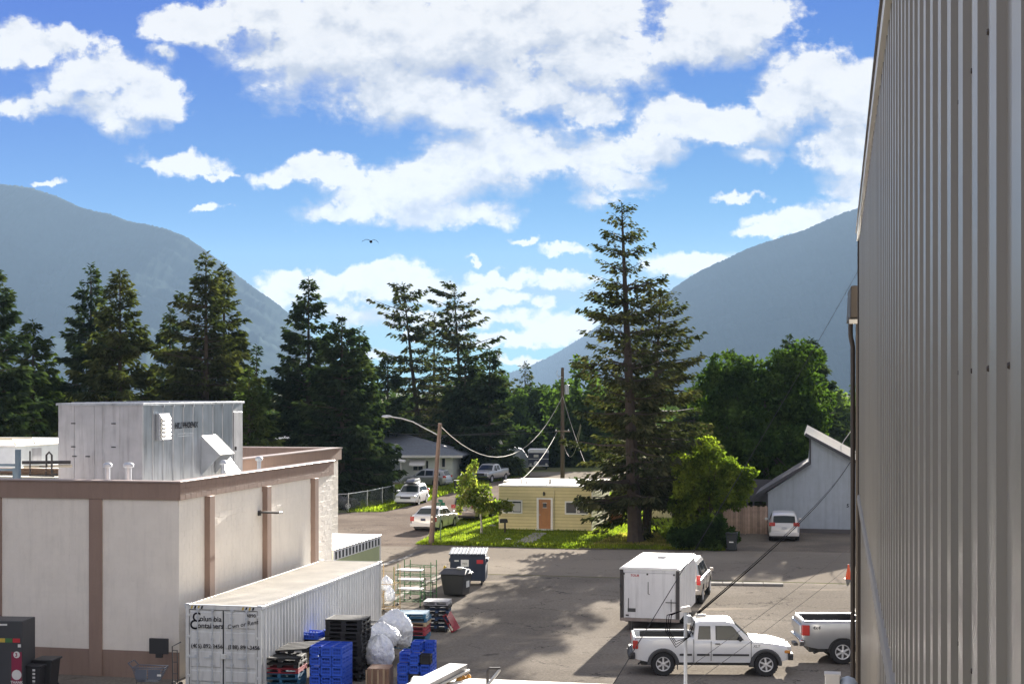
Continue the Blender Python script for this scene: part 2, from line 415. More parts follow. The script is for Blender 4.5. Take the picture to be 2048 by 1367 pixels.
def blocks_on(parent, x0, x1, z0, z1, m, tmpl, limit, seed, nx=.4, nz=.2):
    """single concrete blocks in running bond on the front face (local y = 0)"""
    out = 0; rg = random.Random(seed); rows = int(round((z1-z0)/nz)); hz_ = (z1-z0)/rows
    rest = MB()
    for r in range(rows-1, -1, -1):
        zc = z0+hz_*(r+.5); x = x0-(nx/2 if r % 2 else 0)
        while x < x1-.02:
            a, b = max(x, x0), min(x+nx, x1); x += nx
            if b-a < .05: continue
            w = b-a-.004; h = hz_-.004; dp = .05+rg.uniform(-.0012, .0012)
            if out < limit:
                o = link('block', tmpl, None, parent); o.location = ((a+b)/2, .05-dp/2+.0, zc); o.scale = (w, dp, h); out += 1
                o.rotation_euler = (rg.uniform(-.002, .002), 0, rg.uniform(-.002, .002))
            else: rest.box(((a+b)/2, .05-dp/2, zc), (w, dp, h))
    if rest.v: tag(rest.build('block_courses', m, parent, bevel=.003), kind='stuff')
    return out
def unit_block(m):
    b = MB(); b.box((0, 0, 0), (1, 1, 1)); me = b.mesh('block'); me.materials.append(MATS[m])
    bm = bmesh.new(); bm.from_mesh(me)
    # a soft arris in block proportions
    for v in bm.verts: pass
    bm.to_mesh(me); bm.free(); return me
UB, UBR = unit_block('paint_beige'), unit_block('paint_brown')
def side_blocks(parent, y0, y1, z0, z1, m, seed, xf=0., nm='block_courses', j=1.):
    """the long wall's blocks, each with chamfered arrises that catch the raking sun"""
    rg = random.Random(seed); mb = MB(); rows = int(round((z1-z0)/.2)); hz_ = (z1-z0)/rows
    for r in range(rows):
        y = y0-(.2 if r % 2 else 0)
        while y < y1-.02:
            a, b = max(y, y0)+.003, min(y+.4, y1)-.003; y += .4
            if b-a < .05: continue
            zl, zh = z0+hz_*r+.003, z0+hz_*(r+1)-.003; c = .004
            p = rg.uniform(-.0005, .0025); p *= j; ty = rg.uniform(-.0012, .0012)*j; tz = rg.uniform(-.0015, .0015)*j
            xs = lambda yy, zz: xf+p+(yy-(a+b)/2)/.2*ty+(zz-(zl+zh)/2)/.1*tz
            o = [(xf-.006, a, zl), (xf-.006, b, zl), (xf-.006, b, zh), (xf-.006, a, zh)]
            i = [(xs(q[1], q[2]), q[1]+(c if q[1] == a else -c), q[2]+(c if q[2] == zl else -c)) for q in o]
            mid = [(xs(q[1], q[2])-c, q[1], q[2]) for q in o]
            mb.add(o+mid+i, [(8, 9, 10, 11)]+[(k, (k+1) % 4, 4+(k+1) % 4, 4+k) for k in range(4)]+[(4+k, 4+(k+1) % 4, 8+(k+1) % 4, 8+k) for k in range(4)])
    return tag(mb.build(nm, m, parent), kind='stuff')

# ------------------------------------------------------------------ beige block building on the left
ZT, ZB = 6.24, 5.64
bld = thing('block_building', 'beige painted block building with brown pilasters and flat roof', 'building', W3(-20.3, 43.9), -TH)
MB().bb(-27, -.004, .004, 14.55, 0, 5.45).build('wall_core', 'paint_beige', bld)
MB().bb(-26.7, -.35, .35, 14.3, 5.451, 5.47).build('roof', 'white_roof', bld)
ub = blocks_on(bld, -2.62, 0, .86, ZB, 'paint_beige', UB, 168, 1)
blocks_on(bld, -6.16, -3.07, .86, ZB, 'paint_beige', UB, 132, 2)
MB().bb(-27, -6.6, .0, .05, .86, ZB).build('wall_panel', 'paint_beige', bld)
MB().bb(-27, 0, 0, .05, 0, .857).build('wall_base', 'paint_brown', bld, bevel=.004)
for x0, x1 in ((-3.07, -2.62), (-6.6, -6.16)):
    MB().bb(x0, x1, -.05, .05, 0, ZB).build('pilaster', 'paint_brown', bld, bevel=.01)
par = MB().bb(-27, .06, -.06, .28, ZB, ZT-.05).bb(-.28, .06, .28, 14.66, ZB, ZT-.05).build('parapet', 'paint_brown', bld, bevel=.008)
cap = MB().bb(-27, .10, -.10, .32, ZT-.05, ZT).bb(-.32, .10, .32, 14.70, ZT-.05, ZT).build('coping', mat('coping_tin', (.34, .27, .25), .4, .5), par, bevel=.006)
side_blocks(par, -.05, 14.6, ZB, ZT-.06, 'paint_brown', 9, .068, j=.45)
for y0, y1 in ((0, 1.95), (2.35, 7.0), (7.42, 12.05), (12.47, 14.6)):
    side_blocks(bld, y0, y1, .86, ZB, 'paint_beige', int(y0*7), 0.)
for y0 in (1.95, 7.0, 12.05):
    MB().bb(-.03, .19, y0, y0+.41, 0, ZB).build('pilaster', 'paint_brown', bld, bevel=.01)
wl = MB(); wl.bb(.0, .05, 6.55, 6.75, 4.62, 4.8).build('wall_lamp', 'black_paint', bld)
MB().box((.45, 6.65, 4.74), (.8, .34, .06)).tube([(.0, 6.65, 4.7), (.2, 6.65, 4.74)], .03).build('lamp_head', 'black_paint', bld, bevel=.01)
# rear wing, set back
wing = thing('block_wing', 'set back rear wing of the beige block building', 'building', W3(-24.5, 58.5), -TH)
MB().bb(-22, -.004, .2, 13.0, 0, 5.5).build('wall_core', 'paint_beige', wing)
side_blocks(wing, .2, 13.0, .86, ZB, 'paint_beige', 21, 0.)
side_blocks(wing, .2, 13.0, 0, .86, 'paint_brown', 22, 0.)
MB().bb(-.3, .12, .2, 13.2, ZB, ZT-.05).bb(-22, -.3, 12.9, 13.2, ZB, ZT-.05).bb(-22, -.3, .2, .5, ZB-.2, ZB+.1).build('parapet', 'paint_brown', wing)
MB().bb(-.36, .17, .16, 13.25, ZT-.05, ZT).bb(-22, -.36, 12.85, 13.25, ZT-.05, ZT).build('coping', 'coping_tin', wing)
MB().bb(-21.8, -.4, .5, 12.8, 5.5, 5.52).build('roof', 'white_roof', wing)

# ------------------------------------------------------------------ metal penthouse on the roof
PZ0, PZ1 = 5.47, 8.62
pent = thing('metal_penthouse', 'galvanised metal plant room standing on the white roof', 'plant room', W3(-24.0, 48.9, PZ0), -TH)
ph = PZ1-PZ0
MB().bb(-3.25, -.03, .03, 9.1, 0, ph-.03).build('core', 'galvanised_dull', pent)
xs = [-3.25, -2.62, -1.84, -1.52, -.86, -.0]
for a, b in zip(xs[:-1], xs[1:]): MB().bb(a+.003, b-.003, 0, .03, 0, ph-.05).build('panel', 'galvanised_flat', pent, bevel=.004)
ys = [0, .78, 1.62, 2.45, 3.35, 4.2, 5.1, 6.05, 7.0, 8.0, 9.1]
for a, b in zip(ys[:-1], ys[1:]):
    mb = MB(); y = a+.004; mb.prism([(-.03, y), (.0, y), (.028, y+.02), (.0, y+.05), (-.006, (a+b)/2), (.0, b-.004), (-.03, b-.004)], 0, ph-.05, 'z')
    mb.build('panel', 'galvanised', pent)
lid = MB(); lid.bb(-3.32, .06, -.05, 9.16, ph-.06, ph+.02)
for k in range(1, 9): lid.bb(-3.3, .05, k*1.05-.02, k*1.05+.02, ph+.02, ph+.05)
lid.build('roof_cap', 'galvanised', pent, bevel=.004)
for y in ys[2:-1]: MB().box((.055, y, ph-.09), (.03, .05, .10)).build('clip', 'galvanised_dull', pent)
for x, z in ((-2.66, 2.45), (-1.1, 2.45), (-2.66, 1.62), (-1.1, 1.62), (-2.62, 1.28), (-2.1, 1.28)):
    MB().box((x, -.012, z), (.16, .03, .035)).build('latch', 'black_paint', pent)
lou = MB().bb(0, .14, 1.08, 1.93, 1.83, 2.78).build('louvre', 'galvanised_dull', pent, bevel=.01)
for k in range(6):
    z = 1.93+k*.14; MB().add([(.15, 1.16, z), (.15, 1.85, z), (.24, 1.85, z-.05), (.24, 1.16, z-.05), (.15, 1.16, z+.10), (.15, 1.85, z+.10)], [(0, 1, 2, 3), (3, 2, 5, 4), (0, 4, 5, 1), (0, 3, 4), (1, 2, 5)]).build('slat', 'bright_sheet', lou)
hood = MB().add([(0, 5.0, 1.9), (0, 6.35, 1.9), (.78, 5.0, 1.17), (.78, 6.35, 1.17), (.78, 5.0, 1.14), (.78, 6.35, 1.14), (0, 5.0, 1.86), (0, 6.35, 1.86)], [(0, 2, 3, 1), (6, 7, 5, 4), (2, 4, 5, 3), (0, 1, 7, 6), (0, 6, 4, 2), (1, 3, 5, 7)]).build('intake_hood', 'bright_sheet', pent)  # paler sheet than the cheeks: sunlit brightness put into its colour
for y in (5.0, 6.33): MB().add([(0, y, 1.86), (.77, y, 1.14), (0, y, .35), (0, y+.02, 1.86), (.77, y+.02, 1.14), (0, y+.02, .35)], [(0, 1, 2), (3, 5, 4), (0, 3, 4, 1), (1, 4, 5, 2), (2, 5, 3, 0)]).build('cheek', 'galvanised_dull', hood)
MB().add([(.02, 6.4, .95), (.02, 7.7, .95), (.7, 7.7, .1), (.7, 6.4, .1), (.02, 6.4, .9), (.02, 7.7, .9), (.7, 7.7, .05), (.7, 6.4, .05)], [(0, 1, 2, 3), (7, 6, 5, 4), (0, 3, 7, 4), (1, 5, 6, 2), (2, 6, 7, 3), (0, 4, 5, 1)]).build('reflected_patch', 'bright_sheet', pent)  # added pale panel in place of light reflected under the hood
dr = MB().bb(0, .05, 8.1, 8.98, .1, 2.75).build('door', 'galvanised_flat', pent, bevel=.008)
MB().bb(.05, .12, 8.16, 8.2, 1.2, 1.35).build('handle', 'black_paint', dr)
text('lettering', 'HILL PHOENIX', .31, 'letter_black', pent, (.042, 2.55, 2.22), (R(90), 0, R(90)), shear=.25, offset=.006)
for k in range(2): MB().bb(.030, .034, 2.8, 4.2-.1*k, 2.0-k*.09, 2.02-k*.09).build('small_print', 'galvanised_dull', pent)
# vents and pipes on the roof
def vent(label, u, vtop, Y, r, mm='galvanised_dull'):
    p = PT(u, vtop, Y); h = p.z-5.47
    t = thing('roof_vent', label, 'roof vent', (p.x, p.y, 5.47), 0, 'capped vent pipes on the roof')
    MB().lathe([(r*.62, 0), (r*.62, h-.06)], n=16).build('pipe', mm, t, smooth=True)
    MB().lathe([(r*.8, h-.16), (r*1.15, h-.13), (r*1.15, h-.05), (r*.8, h), (.01, h+.02)], n=16).build('cap', mm, t, smooth=True)
vent('capped grey vent pipe, left of two before the penthouse front', 215, 925, 49.2, .13)
vent('capped vent pipe with bright cap, right of two before the penthouse front', 257, 925, 49.2, .15)
vent('capped vent pipe in front of the bright intake hood', 446, 920, 55.5, .12)
vent('capped vent pipe standing right of the penthouse', 518, 913, 60, .13)
rack = thing('roof_condenser', 'long white condenser cabinet on legs at the far left of the roof', 'condenser', W3(-30.2, 51, 5.47), -TH)
MB().bb(-6, 0, 0, 9, .72, 1.5).build('cabinet', 'hvac_white', rack, bevel=.02)
MB().bb(-6.05, .05, -.05, 9.05, 1.5, 1.56).build('top', 'bright_sheet', rack, bevel=.01)
for k in range(4): MB().bb(0, .012, 1.2+k*2, 1.9+k*2, .8, 1.4).build('panel', 'galvanised_flat', rack)
for x in (-5.7, -.2):
    for y in (.3, 4.5, 8.7): MB().bb(x-.05, x+.05, y-.05, y+.05, 0, .72).build('leg', 'steel_blue', rack)
for k, y in enumerate((.1, 1.5)): MB().tube([(-2.6, y, 1.5), (-2.5, y, 1.78), (-.15, y, 1.78), (.0, y, 1.52)], .035, 8).build('guard_rail', 'ivory_pipe', rack)
pst = thing('steel_post', 'blue grey steel post on the roof by the condenser', 'post', PT(36, 958, 50.5), -TH)
MB().bb(-.07, .07, -.07, .07, -.25, 1.0).bb(-3.5, -.07, -.04, .04, .28, .36).bb(-3.5, -.07, -.04, .04, .44, .52).bb(-.12, .12, -.12, .12, -.27, -.24).build('post_frame', 'steel_blue', pst)
pp = thing('pipe_run', 'dark insulated pipes beside the metal penthouse', 'pipes', PT(60, 945, 51.5), -TH)
for pts, r, mm in (([(-.3, 0, .35), (1.2, .6, .35)], .06, 'dark_pipe'), ([(-.3, .1, .2), (1.2, .7, .22)], .05, 'ivory_pipe'), ([(.0, 0, .75), (.0, 0, -.1), (.9, 0, -.1)], .03, 'dark_pipe'), ([(.62, 0, .2), (.62, 0, .62), (.72, 0, .72), (.82, 0, .62), (.82, 0, -.02), (1.0, 0, -.05)], .035, 'dark_pipe'), ([(.3, .1, .22), (.55, .1, .2), (.55, .1, -.1)], .02, 'dark_pipe')):
    MB().tube(pts, r, 8).build('pipe', mm, pp, smooth=True)

# ------------------------------------------------------------------ shipping container
mat('container_white', (.66, .67, .66), .45, streak=.22, var=.10, vscale=1.4, bump=.05, bscale=3)
mat('container_grey', (.50, .53, .56), .5, var=.12, vscale=1.4)
mat('container_roof', (.62, .58, .50), .5, var=.16, vscale=.9)
mat('rubber', (.018, .018, .02), .8, var=.1)
mat('hazard_yellow', (.55, .40, .06), .6, var=.1)
LC, WC, HC = 12.19, 2.44, 2.59
cont = thing('shipping_container', 'long white corrugated shipping container lettered Own or Rent', 'container', W3(-17.06, 42.65), -TH)
def corrugate(y0, y1, n, d, m_, x):
    pts = []; pitch = (y1-y0)/n
    for k in range(n):
        y = y0+k*pitch; pts += [(x, y), (x, y+pitch*.26), (x-d, y+pitch*.5), (x-d, y+pitch*.76)]
    return pts+[(x, y1)]
mb = MB(); cp = corrugate(.16, LC-.16, 44, .036, 4, -.012)
mb.add([(p[0], p[1], z) for z in (.17, HC-.10) for p in cp], [(i, i+1, len(cp)+i+1, len(cp)+i) for i in range(len(cp)-1)]); mb.build('side_wall', 'container_white', cont)
mb = MB(); cp = corrugate(.16, LC-.16, 44, -.036, 4, -WC+.012)
mb.add([(p[0], p[1], z) for z in (.17, HC-.10) for p in cp], [(i, i+1, len(cp)+i+1, len(cp)+i) for i in range(len(cp)-1)]); mb.build('side_wall', 'container_white', cont)
cp = corrugate(.12, LC-.12, 46, .03, 4, HC-.02)
mb = MB(); mb.add([(x, p[1], p[0]) for x in (-WC+.04, -.04) for p in cp], [(i, i+1, len(cp)+i+1, len(cp)+i) for i in range(len(cp)-1)]); mb.build('roof', 'container_roof', cont)
for k in range(46):
    y = .12+(LC-.24)/46*(k+.25); MB().bb(-.05, -.005, y-.035, y+.045, HC-.015, HC-.002).build('roof_rib_end', 'container_white', cont)
MB().bb(-WC, 0, LC-.05, LC, .1, HC-.02).build('end_wall', 'container_white', cont)
MB().bb(-WC, 0, .06, LC, .1, .2).bb(-.06, 0, .1, LC-.1, HC-.12, HC-.03).bb(-WC, -WC+.06, .1, LC-.1, HC-.12, HC-.03).bb(-WC, 0, .0, .1, HC-.16, HC-.012).build('rails', 'container_white', cont, bevel=.008)
for x in (-WC+.05, -.05):
    for y in (.05, LC-.05): MB().box((x, y, HC/2), (.11, .11, HC-.1)).build('corner_post', 'container_white', cont, bevel=.01)
    for y in (.09, LC-.09):
        for z in (.06, HC-.06): MB().box((x*1.0, y, z), (.165, .18, .125)).build('corner_casting', 'container_grey', cont, bevel=.012)
for s in (0, 1):
    x0, x1 = ((-WC+.12, -WC/2-.02), (-WC/2+.02, -.12))[s]
    d = MB().bb(x0, x1, .02, .07, .16, HC-.18).build('door', 'container_white', cont)
    MB().bb(x0-.012, x0, .015, .075, .15, HC-.17).bb(x1, x1+.012, .015, .075, .15, HC-.17).bb(x0, x1, .015, .075, HC-.18, HC-.165).build('door_seal', 'rubber', d)
    for z0, z1 in ((.22, .58), (.66, 1.16), (1.24, 1.76), (1.86, 2.36)):
        MB().add([(x0+.05, .021, z0), (x1-.05, .021, z0), (x1-.05, .021, z1), (x0+.05, .021, z1), (x0+.08, -.012, z0+.05), (x1-.08, -.012, z0+.05), (x1-.08, -.012, z1-.02), (x0+.08, -.012, z1-.02)], [(4, 5, 6, 7), (0, 1, 5, 4), (1, 2, 6, 5), (2, 3, 7, 6), (3, 0, 4, 7)]).build('door_panel', 'container_white', d)
    for xr in ((-2.03, -1.55), (-.92, -.44))[s]:
        rod = MB().tube([(xr, -.045, .14), (xr, -.045, HC-.12)], .019, 8).build('lock_rod', 'container_grey', d, smooth=True)
        for z in (.2, .78, 1.55, 2.2, HC-.16): MB().box((xr, -.03, z), (.09, .05, .06)).build('bracket', 'container_grey', rod)
        MB().box((xr-.12, -.06, .98), (.3, .02, .035)).box((xr-.05, -.065, 1.02), (.07, .03, .09)).build('handle', 'container_grey', rod)
    for z in (.4, 1.0, 1.6, 2.25): MB().box((x0-.03 if s == 0 else x1+.03, .01, z), (.10, .05, .08)).build('hinge', 'container_white', d, bevel=.01)
lk = MB().box((-1.19, -.04, 1.03), (.16, .10, .14)).build('lock_box', 'container_white', cont, bevel=.012)
rt = (R(90), 0, 0)
text('lettering', 'C', .40, 'letter_black', cont, (-2.22, -.016, 2.06), rt, offset=.008)
text('lettering', 'C', .40, 'letter_black', cont, (-2.30, -.017, 1.83), rt, offset=.008)
text('lettering', 'olumbia', .225, 'letter_black', cont, (-1.98, -.016, 2.08), rt, offset=.004)
text('lettering', 'ontainers', .225, 'letter_black', cont, (-2.05, -.016, 1.87), rt, offset=.004)
text('lettering', 'Own or Rent', .185, 'letter_black', cont, (-1.07, -.016, 1.86), (R(90), R(-11), 0), shear=.2, offset=.001)
text('lettering', '(406) 892-3456', .165, 'letter_black', cont, (-2.26, -.016, 1.27), rt, offset=.003)
text('lettering', '(888) 890-3456', .165, 'letter_black', cont, (-1.06, -.016, 1.27), rt, offset=.003)
text('lettering', '4890', .15, 'letter_black', cont, (-.46, -.016, 2.24), rt, offset=.002)
for xa in (-2.28, -.62):
    for k in range(4): MB().add([(xa+k*.11, -.006, HC-.14), (xa+k*.11+.055, -.006, HC-.14), (xa+k*.11+.085, -.006, HC-.05), (xa+k*.11+.03, -.006, HC-.05), (xa+k*.11, .004, HC-.14), (xa+k*.11+.055, .004, HC-.14), (xa+k*.11+.085, .004, HC-.05), (xa+k*.11+.03, .004, HC-.05)], [(0, 1, 2, 3), (0, 4, 5, 1), (1, 5, 6, 2), (2, 6, 7, 3), (3, 7, 4, 0)]).build('hazard_stripe', 'hazard_yellow' if k % 2 == 0 else 'letter_black', cont)

# ------------------------------------------------------------------ ribbed metal building on the right, close to the camera
mat('rib_metal', (.27, .25, .215), .38, .0, streak=.15, var=.10, vscale=1.2, bump=.04, bscale=2, spec=.75)
mat('trim_light', (.60, .59, .56), .4, .2, var=.05)
mat('trim_brown', (.06, .048, .04), .5, var=.1)
AR, ZTOP, ZRAIL, S1 = .27, 11.14, 7.72, 20.0
rb = thing('metal_building', 'grey brown ribbed metal building wall filling the right side', 'building', W3(AR, 0), -TH)
MB().bb(.06, 9, -6, S1, 0, ZTOP-.02).build('wall_core', 'rib_metal', rb)
PIT = .345
def ribs(y0, n):
    pts = []
    for k in range(n):
        y = y0+k*PIT; pts += [(0, y), (0, y+PIT*.60), (-.016, y+PIT*.615), (-.016, y+PIT*.95)]
    return pts+[(0, y0+n*PIT)]
k = 0; y = 1.0
while y < S1-.05:
    n = 3 if y+3*PIT < S1 else max(1, int((S1-y)/PIT))
    for z0, z1, dx_ in ((ZRAIL, ZTOP-.04, 0.), (0., ZRAIL-.0, .02)):
        cp = ribs(y, n); mb = MB()
        mb.add([(p[0]+dx_, p[1], z) for z in (z0, z1) for p in cp], [(i, i+1, len(cp)+i+1, len(cp)+i) for i in range(len(cp)-1)])
        mb.build('panel', 'rib_metal', rb)
    y += n*PIT
MB().bb(-.045, .05, -2, S1+.02, ZTOP-.10, ZTOP).build('roof_trim', 'trim_light', rb)
MB().bb(-.06, .3, -2, S1+.05, ZTOP, ZTOP+.025).build('drip_edge', 'trim_brown', rb)
MB().prism([(-.045, 7.68), (.02, 7.68), (.02, 7.76), (-.035, 7.74)], .5, S1, 'y').build('base_trim', mat('trim_grey', (.30, .285, .26), .7, var=.1, spec=.15), rb, bevel=.004)
MB().bb(-.035, .05, S1, S1+.10, 0, ZTOP-.1).build('corner_trim', 'trim_brown', rb)
scw = MB()
for k in range(40):
    for z in np.arange(7.9, 11.0, .62):
        for q in (.12, .48): scw.lathe([(.007, 0), (.005, -.004)], (.0, 1.0+(k+q)*PIT, z), 6, 'x')
tag(scw.build('screw_rows', 'trim_brown', rb), kind='stuff')
gut = thing('eave_gutter', 'dark brown eave box with downpipe at the far corner of the metal building', 'gutter', W3(AR, S1+.6), -TH)
MB().add([(-.115, 0, 1.40+H0), (.1, 0, 1.40+H0), (-.145, 1.6, 1.42+H0), (.1, 1.6, 1.42+H0), (-.125, .02, .98+H0), (.1, .02, .98+H0), (-.165, 1.6, .96+H0), (.1, 1.6, .96+H0)], [(0, 1, 3, 2), (4, 6, 7, 5), (0, 4, 5, 1), (2, 3, 7, 6), (0, 2, 6, 4), (1, 5, 7, 3)]).build('box', mat('eave_brown', (.055, .045, .038), .5, var=.1), gut, bevel=.01)
MB().bb(-.135, -.02, .1, .3, .9+H0, .955+H0).build('soffit', 'trim_light', gut)
MB().tube([(-.115, .5, H0+1.0), (-.115, .5, H0+.75), (-.085, .5, H0+.6), (-.085, .5, 0)], .032, 8).build('downpipe', 'trim_brown', gut)
MB().bb(-.045, .06, .3, .75, 0, H0+1.0).build('end_board', 'eave_brown', gut)

# ------------------------------------------------------------------ the near low roof with its service mast
mat('ledge_white', (.72, .68, .62), .85, var=.18, vscale=3, fine=.06)
nr = thing('low_roof_building', 'white capped parapet of a low roof along the bottom edge', 'building', (0, 0, 0), 0)
def edge_y(x): return 11.0-.218*(x+.46)
mb = MB(); x0, x1 = -.74, 1.9
mb.add([(x0, edge_y(x0), 7.0), (x1, edge_y(x1), 7.0), (x1, edge_y(x1)-1.2, 7.0), (x0, edge_y(x0)-1.2, 7.0), (x0, edge_y(x0), 6.82), (x1, edge_y(x1), 6.82), (x1, edge_y(x1)-1.2, 6.82), (x0, edge_y(x0)-1.2, 6.82)], [(0, 1, 2, 3), (7, 6, 5, 4), (0, 4, 5, 1), (1, 5, 6, 2), (2, 6, 7, 3), (3, 7, 4, 0)])
mb.build('ledge', 'ledge_white', nr, bevel=.015)
mb = MB(); mb.add([(x0+.05, edge_y(x0)-.06, 0), (x1, edge_y(x1)-.06, 0), (x1, 4, 0), (x0+.05, 4, 0), (x0+.05, edge_y(x0)-.06, 6.82), (x1, edge_y(x1)-.06, 6.82), (x1, 4, 6.82), (x0+.05, 4, 6.82)], [(0, 4, 5, 1), (1, 5, 6, 2), (2, 6, 7, 3), (3, 7, 4, 0), (4, 7, 6, 5)])
mb.build('wall', mat('stucco', (.17, .155, .14), .9), nr)
fl = thing('metal_coping', 'sloping white metal coping with rusty foam at the bottom edge', 'coping', PT(880, 1350, 10.7), 0)
A, B = PT(917, 1326, 11.0)-fl.location, PT(800, 1384, 10.3)-fl.location
w_ = Vector((.065, 0, -.004)); dn = Vector((0, 0, -.05))
MB().add([A-w_, A+w_, B+w_*1.1, B-w_*1.1, A-w_+dn, A+w_+dn, B+w_*1.1+dn, B-w_*1.1+dn], [(0, 1, 2, 3), (7, 6, 5, 4), (0, 4, 5, 1), (1, 5, 6, 2), (2, 6, 7, 3), (3, 7, 4, 0)]).build('sheet', 'galvanised_flat', fl)
a2, b2_ = A+w_+Vector((.012, 0, -.045)), B+w_*1.1+Vector((.012, 0, -.045))
MB().tube([a2, b2_], .011, 6).build('edge_strip', 'trim_light', fl)
mat('foam', (.42, .22, .05), .9, var=.3, vscale=20)
for k in range(14):
    q = a2.lerp(b2_, .02+k*.03)+Vector((.004, .01, -.03-rnd.random()*.03)); r = .012+rnd.random()*.016
    MB().lathe([(.002, -r), (r*.8, -r*.5), (r, 0), (r*.7, r*.6), (.002, r)], q, 7).build('foam_lump', 'foam', fl, smooth=True)
cd = thing('conduit_stub', 'dark pipe bracket and white conduit on the low roof ledge', 'conduit', PT(985, 1360, 10.6), 0)
MB().tube([(-.035, 0, -.03), (-.035, 0, .07), (-.02, 0, .085), (.055, 0, .085)], .011, 8).build('bracket', 'dark_pipe', cd)
MB().tube([(.05, 0, .075), (-.09, -.3, -.05)], .011, 8).build('pipe', 'trim_light', cd)
# ------------------------------------------------------------------ yellow flat-roofed house
mat('siding_gap_shade', (.30, .24, .12), .9, var=0)  # dark core colour stands for the shadow lines between planks
mat('siding_yellow', (.64, .55, .29), .75, each=.06, var=.08, vscale=2, fine=.05)
mat('siding_yellow_pale', (.60, .55, .34), .75, var=.08, vscale=2)
mat('trim_white', (.72, .70, .66), .6, var=.06)
mat('door_wood', (.33, .13, .035), .5, var=.15, vscale=4)
mat('glass_dark', (.03, .035, .045), .06, var=0, spec=.9)
mat('glass_car', (.018, .026, .028), .06, var=0, spec=.3)
mat('roof_tar', (.35, .34, .33), .9, var=.2)
mat('curtain', (.55, .53, .5), .9)
hs = thing('yellow_house', 'small yellow house with flat roof and brown front door', 'house', W3(-15.6, 95.7), -TH)
WH, DH, HH = 6.15, 7.6, 2.92
MB().bb(-WH+.03, -.03, .03, DH, 0, HH-.12).build('wall_core', 'siding_gap_shade', hs)
def planks(parent, n, z0, z1, f, m):
    h = (z1-z0)/n
    for k in range(n):
        za, zb = z0+k*h, z0+(k+1)*h-.022; f(za, zb).build('plank', m, parent)
planks(hs, 13, .05, HH-.10, lambda a, b: MB().add([(-WH, -.022, a), (0, -.022, a), (0, .0, b), (-WH, .0, b), (-WH, .03, a), (0, .03, a)], [(0, 1, 2, 3), (0, 4, 5, 1), (0, 3, 4), (1, 5, 2)]), 'siding_yellow')
planks(hs, 13, .05, HH-.10, lambda a, b: MB().add([(.022, -.0, a), (.022, DH, a), (.0, DH, b), (.0, 0, b), (-.03, 0, a), (-.03, DH, a)], [(0, 1, 2, 3), (0, 4, 5, 1), (0, 3, 4), (1, 5, 2)]), 'siding_yellow_pale')
MB().bb(-WH-.03, .04, -.04, DH+.03, HH-.10, HH).build('roof_edge', 'trim_white', hs)
MB().bb(-WH+.1, -.1, .1, DH-.1, HH, HH+.01).build('roof', 'roof_tar', hs)
for y in (0,): MB().bb(.0, .05, -.035, .06, .05, HH-.1).build('corner_board', 'trim_white', hs)
mb = MB()
for k in range(9): mb.bb(.0, .5, .9+k*.8, .95+k*.8, HH-.35+.0, HH-.30)
mb.bb(.45, .52, .6, DH, HH-.36, HH-.28); mb.build('eave_bracket', 'trim_white', hs)
def window(parent, x0, x1, z0, z1, y=-.03, split=True, curt=None):
    w = MB().bb(x0-.09, x1+.09, y-.02, y+.03, z0-.09, z0).bb(x0-.09, x1+.09, y-.02, y+.03, z1, z1+.09).bb(x0-.09, x0, y-.02, y+.03, z0, z1).bb(x1, x1+.09, y-.02, y+.03, z0, z1).build('window', 'trim_white', parent)
    xm = (x0+x1)/2
    MB().bb(x0, xm-.02 if split else x1, y+.005, y+.015, z0, z1).build('pane', 'glass_dark', w)
    if split:
        MB().bb(xm+.02, x1, y+.005, y+.015, z0, z1).build('pane', 'glass_dark', w); MB().bb(xm-.02, xm+.02, y-.012, y+.02, z0, z1).build('mullion', 'trim_white', w)
    if curt: MB().bb(*curt, y-.0, y+.004, z0+.05, z1-.1).build('curtain', 'curtain', w)
    return w
fx = lambda u: -WH+(u-998)/185*WH
window(hs, fx(1008), fx(1043), 1.16, 1.86, curt=(fx(1026), fx(1042)))
window(hs, fx(1133), fx(1174), 1.16, 1.84, curt=(fx(1155), fx(1160)))
MB().bb(-.03, .035, 3.0, 4.0, 1.2, 1.9).build('side_window', 'glass_dark', hs)
d = MB().bb(fx(1079), fx(1102), -.05, .0, .12, 2.0).build('door', 'door_wood', hs, bevel=.006)
MB().bb(fx(1087), fx(1094), -.058, -.04, 1.50, 1.78).build('door_light', 'glass_dark', d)
MB().bb(fx(1086), fx(1095), -.055, -.04, 1.78, 1.81).bb(fx(1086), fx(1095), -.055, -.04, 1.47, 1.5).build('light_trim', 'trim_white', d)
MB().lathe([(.03, 0), (.03, .06)], (fx(1081), -.11, 1.02), 8, 'y').build('door_knob', 'galvanised_dull', d)
MB().bb(fx(1074.5), fx(1078.5), -.07, .0, .05, 2.12).bb(fx(1102.5), fx(1106.5), -.07, .0, .05, 2.12).bb(fx(1078.5), fx(1102.5), -.07, .0, 2.02, 2.12).bb(fx(1073), fx(1108), -.25, .0, .0, .11).build('door_frame', 'trim_white', hs)
MB().tube([(fx(1109), -.06, 2.6), (fx(1109), -.06, .1)], .03, 6).build('downpipe', 'siding_yellow_pale', hs)
MB().lathe([(.02, .14), (.06, .10), (.07, -.04), (.04, -.10), (.01, -.14)], (fx(1089), -.10, 2.38), 10).build('porch_lamp', 'black_paint', hs)
for u, h in ((1035, .28), (1092, .35), (1045, .18)): MB().tube([(fx(u), 1.5, HH), (fx(u), 1.5, HH+h)], .05 if u != 1092 else .09, 8).build('roof_pipe', 'trim_white', hs)
lw = thing('yellow_house_annex', 'set back yellow annex at the left of the yellow house', 'house', W3(-21.75, 102.2), -TH)
MB().bb(-1.1, .3, .03, 2, 0, 2.75).build('wall_core', 'siding_yellow', lw)
